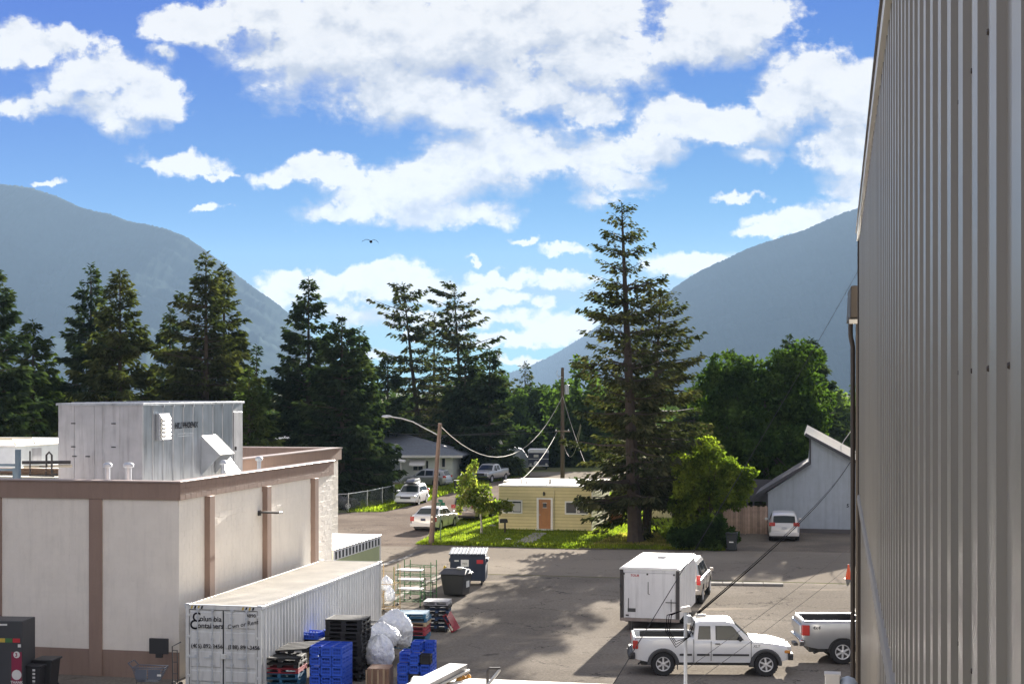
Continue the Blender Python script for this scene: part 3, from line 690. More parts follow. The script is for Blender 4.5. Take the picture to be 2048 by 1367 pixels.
planks(lw, 12, .05, 2.7, lambda a, b: MB().add([(-1.1, -.022, a), (.3, -.022, a), (.3, 0, b), (-1.1, 0, b), (-1.1, .03, a), (.3, .03, a)], [(0, 1, 2, 3), (0, 4, 5, 1), (0, 3, 4), (1, 5, 2)]), 'siding_yellow')
MB().bb(-1.15, .3, -.05, 2, 2.7, 2.8).build('roof_edge', 'trim_white', lw)
# yard things by the yellow house
p = GP(1010, 1066); mx = thing('mailbox', 'black mailbox on a short post before the yellow house', 'mailbox', p, .25)
MB().box((0, 0, .35), (.09, .09, .7)).build('post', 'bark', mx)
MB().prism([(-.26, 0), (.26, 0), (.26, .14), (.2, .25), (-.2, .25), (-.26, .14)], -.1, .1, 'y').build('box', 'black_paint', mx, loc=(-.1, 0, .68), rz=0)
MB().box((-.38, 0, .80), (.02, .19, .2)).build('flap', 'trim_white', mx)
p = GP(1016, 1079); st = MB().lathe([(.02, 0), (.15, .01), (.17, .08), (.10, .15), (.02, .17)], n=9).build('white_stone', 'ledge_white', None, loc=p); st.scale = (1.2, .8, .7); tag(st, 'white painted stone on the lawn below the mailbox', 'stone')
p = GP(985, 1052); st2 = MB().lathe([(.02, 0), (.16, .01), (.19, .06), (.10, .13), (.02, .15)], n=9).build('pale_stone', 'concrete', None, loc=p); st2.scale = (1.5, .8, .8); tag(st2, 'pale flat stone on the lawn beside the birch', 'stone')
p = GP(1232, 1046); dg_ = thing('dog_house', 'red brown dog house with pale lid beside the yellow house', 'dog house', p, -TH)
MB().bb(-.42, .42, -.4, .4, 0, .75).build('wall', mat('red_wood', (.22, .075, .03), .7), dg_)
MB().add([(-.5, -.5, .95), (.55, -.5, .72), (.55, .5, .72), (-.5, .5, .95), (-.5, -.5, .90), (.55, -.5, .67), (.55, .5, .67), (-.5, .5, .90)], [(0, 1, 2, 3), (7, 6, 5, 4), (0, 4, 5, 1), (1, 5, 6, 2), (2, 6, 7, 3), (3, 7, 4, 0)]).build('lid', 'trim_white', dg_)
p = GP(1318, 1036); sh = thing('wood_shed', 'yellowish board shed half hidden behind the spruce trunks', 'shed', p, -TH)
for k in range(9): MB().bb(-.9+k*.2, -.9+k*.2+.19, 0, .03, 0, 1.75).build('board', 'siding_yellow_pale', sh)
MB().bb(-.9, .9, .03, 1.5, 0, 1.7).bb(-1, 1, -.1, 1.6, 1.75, 1.85).build('body', 'bark', sh)

# ------------------------------------------------------------------ grey wooden house on the right
mat('grey_board', (.43, .475, .53), .75, streak=.15, var=.08, vscale=2, fine=.05)
mat('shingle_dark', (.11, .105, .115), .9, var=.2, vscale=6)
mat('metal_roof_light', (.82, .78, .70), .35, .2, var=.06)  # base colour lifted for the grazing sheen on the upper roof
gh = thing('grey_house', 'grey blue board house with clipped split level roof', 'house', GP(1533, 1063.5), -TH)
k_ = gh.location.y/F
gx = lambda u: (u-1533)*k_/math.cos(TH)*.985
gz = lambda v: H0-(v-HV)*k_
xr = 9.5
zj = gz(927); xj = gx(1618)
sil = [(0, .28), (xr, .28), (xr, gz(925)-.35*0+(-.5*(xr-gx(1710)))), (xj+.0, gz(870)), (xj, zj), (0, gz(985))]
MB().prism(sil, .03, 9, 'y').build('wall_core', 'grey_board', gh)
nB = 44
for k in range(nB):
    a, b = xr*k/nB+.006, xr*(k+1)/nB-.006
    def top(x): return (gz(985)+(zj-gz(985))*x/xj) if x < xj else gz(870)+(sil[2][1]-gz(870))*(x-xj)/(xr-xj)
    if a < xj < b: b = xj
    MB().add([(a, 0, .28), (b, 0, .28), (b, 0, top(b)-.02), (a, 0, top(a)-.02), (a, .03, .28), (b, .03, .28), (b, .03, top(b)-.02), (a, .03, top(a)-.02)], [(0, 1, 2, 3), (0, 4, 5, 1), (1, 5, 6, 2), (2, 6, 7, 3), (3, 7, 4, 0)]).build('board', 'grey_board', gh)
MB().bb(-.02, xr, -.03, .05, 0, .28).build('foundation', mat('found', (.12, .11, .11), .9), gh)
MB().bb(-.03, .10, -.03, .05, .28, gz(985)).bb(xj-.06, xj+.06, -.03, .05, zj, gz(870)).build('corner_board', mat('dark_trim', (.07, .07, .08), .7), gh)
def slab(x0, z0, x1, z1, t, y0, y1, nm, m):
    d = Vector((x1-x0, z1-z0)).normalized(); nrm = Vector((-d.y, d.x))*t
    return MB().prism([(x0, z0), (x1, z1), (x1+nrm.x, z1+nrm.y), (x0+nrm.x, z0+nrm.y)], y0, y1, 'y').build(nm, m, gh)
slab(gx(1514), gz(991)-.02, xj+.02, zj+.04, .16, -.35, 9, 'roof_lower', 'shingle_dark')
slab(gx(1514), gz(991)-.07, xj+.02, zj-.01, .18, -.39, -.35, 'barge_board', 'dark_trim')
zs = (sil[2][1]-gz(870))/(xr-xj)
x0_, x1_, za = gx(1607), xr, gz(866)-.08; zb_ = za+zs*(x1_-x0_)
MB().add([(x0_, -.35, za), (x1_, -.35, zb_), (x1_, 9, zb_+.33), (x0_, 9, za+.33), (x0_, -.35, za+.08), (x1_, -.35, zb_+.08), (x1_, 9, zb_+.41), (x0_, 9, za+.41)], [(3, 2, 1, 0), (4, 5, 6, 7), (0, 1, 5, 4), (1, 2, 6, 5), (2, 3, 7, 6), (3, 0, 4, 7)]).build('roof_upper', 'metal_roof_light', gh)
slab(gx(1607), gz(866)-.12, xr, gz(866)-.12+zs*(xr-gx(1607)), .20, -.39, -.35, 'barge_board', 'dark_trim')
for k in range(30):
    y = -.3+k*.31; x0_, x1_ = gx(1607), xr; za = gz(866)+.1+.0353*(y+.35)-.10; d = Vector((1, zs)).normalized()
    MB().add([(x0_, y, za), (x1_, y, za+zs*(x1_-x0_)), (x1_, y+.05, za+zs*(x1_-x0_)), (x0_, y+.05, za), (x0_, y+.025, za+.04), (x1_, y+.025, za+.04+zs*(x1_-x0_))], [(0, 1, 5, 4), (4, 5, 2, 3), (0, 4, 3), (1, 2, 5)]).build('roof_rib', 'metal_roof_light', gh)
text('lettering', '51', .30, 'letter_black', gh, (gx(1688), -.014, gz(1011)), rt, offset=.008, space=1.4)
MB().tube([(gx(1677), -.2, gz(905)), (gx(1677), -.2, gz(888))], .05, 6).tube([(gx(1677), -.2, gz(890)), (gx(1684), -.3, gz(878)), (gx(1695), -.4, gz(862))], .025, 5).build('service_head', 'trim_white', gh)
# board fence
p = GP(1447, 1068); fc = thing('board_fence', 'weathered wooden board fence between lilac and grey house', 'fence', p, -TH*.6)
mat('fence_wood', (.38, .27, .21), .85, var=.25, vscale=3, each=.28); FW = 86*p.y/F
for k in range(18):
    w = FW/18; z1 = 1.79+rnd.uniform(-.03, .03)
    MB().bb(k*w+.006, (k+1)*w-.006, rnd.uniform(-.008, .008), .03, .06, z1).build('board', 'fence_wood', fc)
for z in (.4, 1.5): MB().bb(0, FW, .03, .08, z, z+.09).build('rail', 'fence_wood', fc)
for x in (.0, FW/2, FW): MB().bb(x-.05, x+.05, .08, .18, 0, 1.75).build('post', 'fence_wood', fc)
# sheds and deck stairs behind the fence
p = GP(1462, 1048); dk = thing('grey_deck', 'weathered grey deck railings stepping up behind the board fence', 'deck', p, -TH)
for k in range(4): MB().bb(.1+k*.38, 2.9, .3+k*.5, .36+k*.5, 1.55+k*.33, 1.98+k*.33).build('rail_board', 'shingle_dark', dk)
for k in range(4): MB().bb(.2+k*.38, .32+k*.38, .38+k*.5, .5+k*.5, 0, 2.0+k*.33).build('post', 'shingle_dark', dk)

# ------------------------------------------------------------------ hip roofed house and its neighbours up the side street
mat('siding_pale', (.70, .72, .66), .75, var=.06, vscale=1.5)
mat('shingle_blue', (.13, .145, .17), .9, var=.25, vscale=4, fine=.15)
YH = 150.; kh = YH/F
wh = thing('hip_roof_house', 'pale green house with blue grey hip roof and window awning', 'house', Vector(((905-1024)*kh, YH, 0)), -TH*.4)
hx = lambda u: (u-905)*kh
zc = lambda v: H0-(v-HV)*kh
MB().bb(hx(795), 0, .03, 8, 0, zc(913)).build('wall_core', 'siding_pale', wh)
for k in range(10):
    a, b = k*.25+.02, (k+1)*.25+.03; MB().add([(hx(795), -.03, a), (0, -.03, a), (0, 0, b), (hx(795), 0, b), (hx(795), .03, a), (0, .03, a)], [(0, 1, 2, 3), (0, 4, 5, 1), (0, 3, 4), (1, 5, 2)]).build('plank', 'siding_pale', wh)
ex0, ex1, ez = hx(775), hx(926), zc(910)
ra, rbx = hx(772), hx(800)
MB().add([(ex0-3, -.7, ez), (ex1, -.7, ez), (ex1, 8.7, ez), (ex0-3, 8.7, ez), (ra-2, 4, zc(871)), (rbx, 4, zc(871)), (ex0-3, -.7, ez-.15), (ex1, -.7, ez-.15), (ex1, 8.7, ez-.15), (ex0-3, 8.7, ez-.15)], [(0, 1, 5, 4), (1, 2, 5), (2, 3, 4, 5), (3, 0, 4), (6, 9, 8, 7), (0, 6, 7, 1), (1, 7, 8, 2), (2, 8, 9, 3), (3, 9, 6, 0)]).build('roof', 'shingle_blue', wh)
MB().bb(ex0-3, ex1+.02, -.75, -.70, ez-.2, ez+.02).build('gutter', 'trim_white', wh)
window(wh, hx(826), hx(845), zc(940), zc(925), -.05, True)
MB().add([(hx(820), -.05, zc(918)), (hx(851), -.05, zc(918)), (hx(851), -.9, zc(929)), (hx(820), -.9, zc(929)), (hx(820), -.05, zc(920)), (hx(851), -.05, zc(920)), (hx(851), -.9, zc(931)), (hx(820), -.9, zc(931))], [(0, 1, 2, 3), (7, 6, 5, 4), (0, 4, 5, 1), (1, 5, 6, 2), (2, 6, 7, 3), (3, 7, 4, 0)]).build('awning', 'trim_white', wh)
MB().bb(hx(852), hx(856), -.05, -.03, zc(940), zc(921)).build('side_window', 'glass_dark', wh)
window(wh, hx(884), hx(890), zc(933), zc(916), -.05, False)
MB().bb(hx(797), hx(803), -.12, -.03, zc(950), zc(935)).build('meter_box', 'galvanised_dull', wh)
MB().tube([(hx(796), -1.5, zc(905)), (hx(796), -1.5, zc(886))], .03, 5).tube([(hx(792), -1.5, zc(887)), (hx(800), -1.5, zc(887))], .02, 5).build('antenna', 'trim_white', wh)
pr = thing('porch', 'low white porch roof at the left of the hip roofed house', 'porch', wh.location+Vector((hx(740), -3, 0)), 0)
MB().add([(-1, 0, 2.75), (3.6, 0, 2.15), (3.6, 3, 2.15), (-1, 3, 2.75), (-1, 0, 2.6), (3.6, 0, 2.0), (3.6, 3, 2.0), (-1, 3, 2.6)], [(0, 1, 2, 3), (7, 6, 5, 4), (0, 4, 5, 1), (1, 5, 6, 2), (2, 6, 7, 3), (3, 7, 4, 0)]).build('roof', 'white_roof', pr)
MB().bb(-1, 3.0, 1.5, 3, 0, 2.05).build('wall', 'grey_board', pr)
for x in (-.8, 3.3): MB().bb(x-.06, x+.06, .1, .22, 0, 2.0).build('post', 'trim_white', pr)
nb_ = thing('far_house', 'small pale blue house partly hidden behind the spruces', 'house', Vector(((905-1024)/F*182, 182, 0)), -TH)
MB().bb(-1, 4.2, 0, 6, 0, 2.5).build('wall', 'grey_board', nb_); window(nb_, .9, 2.6, 1.2, 2.1, -.03, True)
MB().add([(-1.6, -.6, 2.4), (4.8, -.6, 2.4), (4.8, 6.6, 2.4), (-1.6, 6.6, 2.4), (-1.6, 3, 4.1), (4.8, 3, 4.1)], [(0, 1, 5, 4), (2, 3, 4, 5), (1, 2, 5), (3, 0, 4), (0, 3, 2, 1)]).build('roof', 'shingle_blue', nb_)
tp_ = thing('tarped_shed', 'rounded grey tarp shelter left of the horse trailer', 'shelter', Vector(((1030-1024)/F*176, 176, 0)), 0)
MB().prism([(-1.6, 0), (1.6, 0), (1.5, 1.2), (.9, 2.1), (0, 2.4), (-.9, 2.1), (-1.5, 1.2)], 0, 5, 'y').build('cover', mat('tarp', (.32, .36, .42), .7, bump=.3, bscale=3), tp_)
MB().bb(-.6, .6, -.04, .0, 0, 1.6).build('flap', 'galvanised_dull', tp_)
for u, Y, w, lb in ((90, 165, 5, 'low roof of a house glimpsed under the leftmost trees'), (600, 175, 7, 'low roofed house glimpsed between the middle spruces')):
    h_ = thing('background_house', lb, 'house', Vector(((u-1024)/F*Y, Y, 0)), -TH)
    MB().bb(-w/2, w/2, 0, 6, 0, 2.5).build('wall', mat('red_brown', (.16, .08, .06), .8), h_)
    MB().add([(-w/2-.5, -.5, 2.45), (w/2+.5, -.5, 2.45), (w/2+.5, 6.5, 2.45), (-w/2-.5, 6.5, 2.45), (-w/2-.5, 3, 3.9), (w/2+.5, 3, 3.9)], [(0, 1, 5, 4), (2, 3, 4, 5), (1, 2, 5), (3, 0, 4), (0, 3, 2, 1)]).build('roof', 'white_roof', h_)

# ------------------------------------------------------------------ lanes, lawns, kerbs
def gpoly(pts): return [GP(u, v) for u, v in pts]
sheet('side_lane', [GP(560, 1092), GP(838, 1092), GP(832, 1086), GP(900, 1046), GP(985, 1003), GP(1075, 962), GP(1105, 951), GP(1060, 951), GP(985, 965), GP(905, 985), GP(846, 1006), GP(770, 1021), GP(680, 1025), GP(560, 1030)], .012, 'lane_asphalt')
sheet('far_street', [Vector((-60, 150, 0)), Vector((60, 142, 0)), Vector((60, 163, 0)), Vector((-60, 172, 0))], .009, 'street_asphalt')
LAWN = [GP(830, 1088), GP(905, 1046), GP(990, 1004), GP(1060, 985), GP(1450, 985), GP(1450, 1100), GP(1150, 1098)]
sheet('lawn', LAWN, .03, 'lawn_soil')
sheet('verge', [GP(695, 1024), GP(770, 1023), GP(845, 1005), GP(905, 984), GP(905, 960), GP(700, 975)], .02, 'lawn_soil')
sheet('far_lawn', [GP(905, 984), GP(985, 964), GP(1060, 950), GP(1040, 938), GP(900, 945)], .018, 'lawn_soil')
sheet('driveway', [GP(1450, 1101), GP(1760, 1106), GP(1760, 1060), GP(1450, 1066)], .014, 'dirt_drive')
sheet('bare_earth', [GP(1150, 1098), GP(1230, 1072), GP(1300, 1060), GP(1335, 1078), GP(1390, 1099)], .036, 'dirt_drive')
# stepping path to the door
pa = thing('stepping_path', 'broken concrete path leading to the brown front door', 'path', GP(1080, 1066), 0)
for k in range(7):
    c = GP(1078-k*6.6, 1068+k*3.9)-pa.location; MB().box((c.x, c.y, .045), (.95+rnd.uniform(-.1, .1), .95, .05), rz=rnd.uniform(-.2, .2)).build('slab', 'concrete', pa, bevel=.015)
# kerb between lot and street, and the little island
kb = thing('kerb_strip', 'low concrete kerb island by the street right of the white trailer', 'kerb', GP(1402, 1166), 0)
for k in range(4):
    c0, c1 = GP(1403+k*40.5, 1166+k*.6)-kb.location, GP(1403+(k+1)*40.5, 1166+(k+1)*.6)-kb.location; m_ = (c0+c1)/2
    MB().box((m_.x, m_.y-.25, .05), ((c1-c0).length-.02, .5, .10), rz=math.atan2((c1-c0).y, (c1-c0).x)).build('kerb_stone', 'concrete', kb, bevel=.02)
kb2 = thing('lot_kerb', 'concrete kerb edge running from the green racks to the dumpsters', 'kerb', GP(842, 1180), 0)
pts = [GP(770, 1212), GP(820, 1183), GP(858, 1165), GP(886, 1153)]
for a, b in zip(pts[:-1], pts[1:]):
    d_ = b-a; c = (a+b)/2-kb2.location; MB().box((c.x, c.y, .06), (d_.length-.03, .22, .12), rz=math.atan2(d_.y, d_.x)).build('kerb_stone', 'concrete', kb2, bevel=.02)
sheet('tar_seam', gpoly([(758, 1129), (850, 1098), (862, 1098), (764, 1133)]), .016, mat('tar', (.06, .055, .055), .8))
# grass: short blades on lawn and verge, longer along the edges
def scatter(poly, n, rg):
    P = np.array([(p.x, p.y) for p in poly]); lo, hi = P.min(0), P.max(0); out = np.zeros((0, 2))
    while len(out) < n:
        q = lo+(hi-lo)*rg.random((n, 2)); ins = np.zeros(n, bool); j = len(P)-1
        for i in range(len(P)):
            c = ((P[i, 1] > q[:, 1]) != (P[j, 1] > q[:, 1])) & (q[:, 0] < (P[j, 0]-P[i, 0])*(q[:, 1]-P[i, 1])/(P[j, 1]-P[i, 1]+1e-12)+P[i, 0]); ins ^= c; j = i
        out = np.concatenate([out, q[ins]])
    return out[:n]
leaf_mat('grass_blade', (.14, .19, .025), .45, .35, .5, (.22, .25, .035))
leaf_mat('dry_blade', (.22, .20, .06), .45, .4, .7, (.30, .25, .09))
def grass(name, poly, n, h, label, m, seed, z=.02):
    rg = np.random.default_rng(seed); q = scatter(poly, n, rg); P = np.column_stack([q, np.full(n, z)])
    Dv = rg.normal(0, .45, (n, 3)); Dv[:, 2] = 1
    V, Fc = diamonds(P, Dv, h*(.5+rg.random(n)), h*.28*(.6+rg.random(n)), rg)
    return tag(link(name, np_mesh(name, V, Fc), m), label, 'grass', kind='stuff')
grass('lawn_grass', LAWN, 52000, .12, 'bright green lawn around the yellow house', 'grass_blade', 5)
grass('verge_grass', [GP(695, 1025), GP(770, 1023), GP(845, 1006), GP(905, 984), GP(905, 965), GP(700, 985)], 9000, .22, 'weedy grass strip along the chain link fence', 'grass_blade', 6)
grass('far_grass', [GP(905, 983), GP(985, 964), GP(1060, 950), GP(1040, 940), GP(900, 948)], 9000, .2, 'sunny grass verge before the far pickup', 'grass_blade', 7)
grass('dry_grass', [GP(1170, 1096), GP(1240, 1068), GP(1310, 1064), GP(1345, 1094)], 5000, .13, 'dry straw coloured grass around the spruce trunks', 'dry_blade', 8, .035)
grass('lawn_edge_weeds', [GP(838, 1090), GP(1450, 1102), GP(1450, 1098), GP(838, 1085)], 3500, .2, 'longer grass along the street edge of the lawn', 'grass_blade', 9)
# ------------------------------------------------------------------ vehicles
for nm, c, mt_ in (('car_white', (.70, .71, .72), .0), ('car_silver', (.42, .43, .45), .6), ('car_silver_warm', (.46, .42, .38), .5), ('car_tan', (.27, .22, .19), .4), ('car_dark', (.03, .032, .038), .2), ('car_pearl', (.62, .61, .60), .2)):
    mat(nm, c, .32, mt_, var=.04, coat=.5)
mat('plastic_grey', (.06, .06, .063), .6, var=.08); mat('plastic_black', (.028, .028, .03), .55, var=.1)
mat('tyre', (.022, .022, .024), .85, var=.12); mat('alloy', (.62, .62, .63), .35, .35, var=.06); mat('steel_dark', (.08, .08, .085), .4, .7)
mat('lamp_red', (.45, .02, .015), .2, var=.1, spec=.8); mat('lamp_amber', (.55, .22, .03), .2, var=0, spec=.8); mat('lamp_clear', (.6, .62, .64), .1, .3, var=0, spec=.9)
mat('chrome', (.75, .75, .76), .12, 1., var=0); mat('plate', (.55, .56, .58), .5, var=0); mat('plate_navy', (.04, .05, .10), .5, var=0)
WHEELS = {}
def wheel_meshes(r, w, spokes, dark=False):
    key = (r, w, spokes, dark)
    if key in WHEELS: return WHEELS[key]
    rr = r*.60
    ty = MB().lathe([(rr, -w/2), (r*.9, -w/2), (r*.985, -w*.40), (r, -w*.25), (r, w*.25), (r*.985, w*.40), (r*.9, w/2), (rr, w/2)], n=28, axis='y', cap=False)
    for k in range(26):
        q = 2*math.pi*k/26; M_ = Matrix.Rotation(-q, 3, 'Y')
        for s_ in (-1, 1): ty.box(M_ @ Vector((r*.995, 0, 0))+Vector((0, s_*w*.27, 0)), (.02, w*.30, r*.11), M=M_)
    tm = ty.mesh('tyre', smooth=35); tm.materials.append(MATS['tyre'])
    rm = MB().lathe([(rr*.99, w*.30), (rr*1.03, w*.46), (rr*.97, w*.50), (rr*.88, w*.47), (rr*.86, w*.2)], n=28, axis='y', cap=False)
    for k in range(spokes):
        M_ = Matrix.Rotation(-2*math.pi*k/spokes, 3, 'Y'); rm.box(M_ @ Vector((rr*.52, 0, 0))+Vector((0, w*.42, 0)), (rr*.80, w*.10, rr*.24), M=M_)
    rm.lathe([(rr*.26, w*.36), (rr*.26, w*.48), (rr*.14, w*.52)], n=12, axis='y')
    rmm = rm.mesh('rim', smooth=30); rmm.materials.append(MATS['alloy'])
    bk = MB().lathe([(rr*.98, w*.05), (rr*.98, w*.28), (.02, w*.28)], n=20, axis='y').mesh('brake'); bk.materials.append(MATS['steel_dark'])
    WHEELS[key] = (tm, rmm, bk); return WHEELS[key]

def car(name, label, loc, heading, L, W_, wb, r, top, roof, sill, body, side_win, tumble=.72, rear_axle=None, bed=None, flare=None, spokes=6, cat='car', group=None, front_lamp=None, rear_lamp=None, bumper='body', plate=None, extra=None, glass='glass_car', tw=.235, rake=None):
    """side view profile: top = body top edge [(x,z)], roof = greenhouse outline [(x,z)], x forward from the middle, z up"""
    t = thing(name, label, cat, loc, heading, group)
    hw = W_/2; xr_ = rear_axle if rear_axle is not None else -wb/2; xf_ = xr_+wb; ar = r*1.17
    tx, tz = [p[0] for p in top], [p[1] for p in top]
    ztop = lambda x: float(np.interp(x, tx, tz))
    x0, x1 = tx[0], tx[-1]
    def wid(x):
        e = min(x-x0, x1-x); return hw*(1-.16*max(0, 1-e/.55)**2.2)
    def zlow(x):
        z = sill+(.10*max(0, 1-(min(x-x0, x1-x))/.5))
        for c in (xr_, xf_):
            if abs(x-c) < ar: z = max(z, r+math.sqrt(max(0, ar*ar-(x-c)**2))*.98)
        return min(z, ztop(x)-.12)
    st = set(np.linspace(x0, x1, 34).tolist()+[p[0] for p in top])
    for c in (xr_, xf_): st |= set((c+ar*math.cos(q)) for q in np.linspace(0, math.pi, 15)); st |= {c-ar-.005, c+ar+.005}
    if bed: st |= {bed[0], bed[0]+.004, bed[1]-.004, bed[1]}
    xs = sorted(s_ for s_ in st if x0 <= s_ <= x1)
    rows = []
    for x in xs:
        zl, zt_, w = zlow(x), ztop(x), wid(x); sec = []
        for q in (0, .12, .3, .5, .7, .86, .95):
            z = zl+(zt_-zl)*q; a = (z-sill)/max(.05, zt_-sill); f = .95+.05*math.sin(min(1, max(0, a))*math.pi*.8)-.02*max(0, a-.8)/.2
            sec.append((w*f, z))
        inb = bed and bed[0]+.001 < x < bed[1]-.001
        sec += [(w*.945, zt_-.004), (w*.92, zt_+.004)]
        sec += [(w*.88, zt_+.002), (w*.875, bed[2]), (w*.5, bed[2]), (0, bed[2])] if inb else [(w*.86, zt_+.010), (w*.70, zt_+.022), (w*.4, zt_+.032), (0, zt_+.035)]
        rows.append([(x, y, z) for y, z in sec])
    m_ = len(rows[0]); vs_ = []; fs_ = []
    for s_ in (1, -1):
        o = len(vs_); vs_ += [(x, y*s_, z) for r_ in rows for (x, y, z) in r_]
        for i in range(len(rows)-1):
            for k in range(m_-1): fs_.append((o+i*m_+k, o+(i+1)*m_+k, o+(i+1)*m_+k+1, o+i*m_+k+1))
    n_ = len(rows)*m_
    for i in (0, len(rows)-1): fs_.append(tuple(i*m_+k for k in range(m_))+tuple(n_+i*m_+k for k in range(m_-2, -1, -1)))
    mbv = MB().add(vs_, fs_); me = mbv.mesh('body'); bm = bmesh.new(); bm.from_mesh(me); bmesh.ops.remove_doubles(bm, verts=bm.verts, dist=.0008); bmesh.ops.recalc_face_normals(bm, faces=bm.faces)
    for f in bm.faces: f.smooth = True
    bm.to_mesh(me); bm.free(); me.set_sharp_from_angle(angle=R(32))
    bo = link('body', me, body, t)
    # under-body and wheel wells
    MB().bb(x0+.25, x1-.25, -hw*.80, hw*.80, sill*.75, sill+.28).bb(xr_-ar, xr_+ar, -hw*.93, hw*.93, r, r+ar*.9).bb(xf_-ar, xf_+ar, -hw*.93, hw*.93, r, min(r+ar*.9, ztop(xf_)-.06)).build('underbody', 'plastic_black', t)
    # greenhouse
    rx, rz_ = [p[0] for p in roof], [p[1] for p in roof]; zr = lambda x: float(np.interp(x, rx, rz_)); zmax = max(rz_)
    gs = sorted(set(np.linspace(rx[0], rx[-1], 26).tolist()+rx))
    def gy(x, z):
        zb = ztop(x); a = min(1, max(0, (z-zb)/(zmax-zb+1e-6))); return wid(x)*(.925-(.925-tumble)*a)
    rows = []
    for x in gs:
        zb, zt_ = ztop(x)-.015, zr(x); sec = []
        for q in (0, .3, .6, .85): z = zb+(zt_-zb)*q; sec.append((gy(x, z), z))
        yt = gy(x, zt_); h = min(.05, max(0, zt_-zb)*.3); sec += [(yt, zt_-h), (yt*.955, zt_-h*.2), (yt*.8, zt_+h*.2), (yt*.4, zt_+h*.5), (0, zt_+h*.6)]
        rows.append([(x, y, z) for y, z in sec])
    m_ = len(rows[0]); vs_ = []; fs_ = []
    for s_ in (1, -1):
        o = len(vs_); vs_ += [(x, y*s_, z) for r_ in rows for (x, y, z) in r_]
        for i in range(len(rows)-1):
            for k in range(m_-1): fs_.append((o+i*m_+k, o+(i+1)*m_+k, o+(i+1)*m_+k+1, o+i*m_+k+1))
    n_ = len(rows)*m_
    for i in (0, len(rows)-1): fs_.append(tuple(i*m_+k for k in range(m_))+tuple(n_+i*m_+k for k in range(m_-2, -1, -1)))
    me = MB().add(vs_, fs_).mesh('cabin'); bm = bmesh.new(); bm.from_mesh(me); bmesh.ops.remove_doubles(bm, verts=bm.verts, dist=.0008); bmesh.ops.recalc_face_normals(bm, faces=bm.faces)
    for f in bm.faces: f.smooth = True
    bm.to_mesh(me); bm.free(); me.set_sharp_from_angle(angle=R(34)); link('cabin', me, body, t)
    # side glass
    for s_ in (1, -1):
        for poly in side_win:
            cx, cz = sum(p[0] for p in poly)/len(poly), sum(p[1] for p in poly)/len(poly)
            def lay(k, off): return [(cx+(x-cx)*k, s_*(gy(cx+(x-cx)*k, cz+(z-cz)*k)+off), cz+(z-cz)*k) for x, z in poly]
            n = len(poly); outer, inner = lay(1., .004), lay(.93, .012)
            g_ = MB().add(inner, [tuple(range(n))]).build('window', glass, t)
            MB().add(outer+inner, [(i, (i+1) % n, n+(i+1) % n, n+i) for i in range(n)]).build('window_seal', 'plastic_black', g_)
    # windscreens: the sloping ends of the greenhouse
    def screen(xa, xb, nm):
        k = 7; V = []; off = .012; sg = 1 if xb > xa else -1
        for i in range(k):
            q = .10+.82*i/(k-1); x = xa+(xb-xa)*q; zt_ = zr(x); zb = ztop(x)-.015; h = min(.05, max(0, zt_-zb)*.3); yt = gy(x, zt_)
            for f_, dz_ in ((-.88, 0), (-.5, .35), (0, .6), (.5, .35), (.88, 0)): V.append((x+off*sg, yt*f_, zt_+h*dz_*.9+.010))
        MB().add(V, [(i*5+j, i*5+j+1, (i+1)*5+j+1, (i+1)*5+j) for i in range(k-1) for j in range(4)]).build(nm, glass, t, smooth=60)
    screen(rx[-2], rx[-1], 'windscreen'); screen(rx[1], rx[0], 'rear_window')
    # wheels
    tm, rmm, bk = wheel_meshes(r, tw, spokes)
    for x in (xr_, xf_):
        for s_ in (1, -1):
            wv = link('wheel', tm, None, t); wv.location = (x, s_*(hw-tw/2-.02), r); wv.rotation_euler = (0, x, 0 if s_ > 0 else math.pi)
            for nm, mm in (('rim', rmm), ('brake', bk)): link(nm, mm, None, wv)
            if flare:
                pts = [(x+ar*1.0*math.cos(q), s_*(wid(x)*.985), r+ar*1.0*math.sin(q)) for q in np.linspace(-.05, math.pi+.05, 14)]
                MB().tube(pts, .06, 6).build('wheel_arch', flare, t)
    if bed:
        y_, zf, zr_ = hw*.865, bed[2], ztop((bed[0]+bed[1])/2)-.03; xa, xb = bed[0]+.012, bed[1]-.012
        MB().bb(xa, xb, -y_, y_, zf+.004, zf+.02).bb(xa, xb, -y_, -y_+.015, zf+.02, zr_).bb(xa, xb, y_-.015, y_, zf+.02, zr_).bb(xa, xa+.015, -y_+.015, y_-.015, zf+.02, zr_).bb(xb-.015, xb, -y_+.015, y_-.015, zf+.02, zr_).build('bed_liner', 'plastic_black', t)
    # lamps, bumpers, plate, handles
    bmx = {'body': body, 'black': 'plastic_black', 'grey': 'plastic_grey', 'chrome': 'chrome'}[bumper]
    for nm, xe, sg in (('rear_bumper', x0, -1), ('front_bumper', x1, 1)):
        MB().prism([(-hw*.93, 0), (hw*.93, 0), (hw*.96, .16), (hw*.90, .22), (-hw*.90, .22), (-hw*.96, .16)], xe-.10*(sg < 0)-.06*(sg > 0), xe+.10*(sg > 0)+.06*(sg < 0), 'x').build(nm, bmx, t, bevel=.03, seg=2, loc=(0, 0, sill+.08))
    for s_ in (1, -1):
        if rear_lamp: z0_, z1_, w_, d_ = rear_lamp; MB().bb(x0-.012, x0+d_, s_*(hw*.86-w_), s_*(hw*.975), z0_, z1_).build('tail_lamp', 'lamp_red', t, bevel=.015)
        if front_lamp: z0_, z1_, w_, d_ = front_lamp; MB().bb(x1-d_, x1+.01, s_*(hw*.84-w_), s_*(hw*.90), z0_, z1_).build('headlamp', 'lamp_clear', t, bevel=.02)
        mxx = rx[-1]-.42; MB().box((mxx, s_*(hw+.10), ztop(mxx)+.10), (.10, .19, .15)).build('mirror', 'plastic_black' if bumper != 'body' else body, t, bevel=.03)
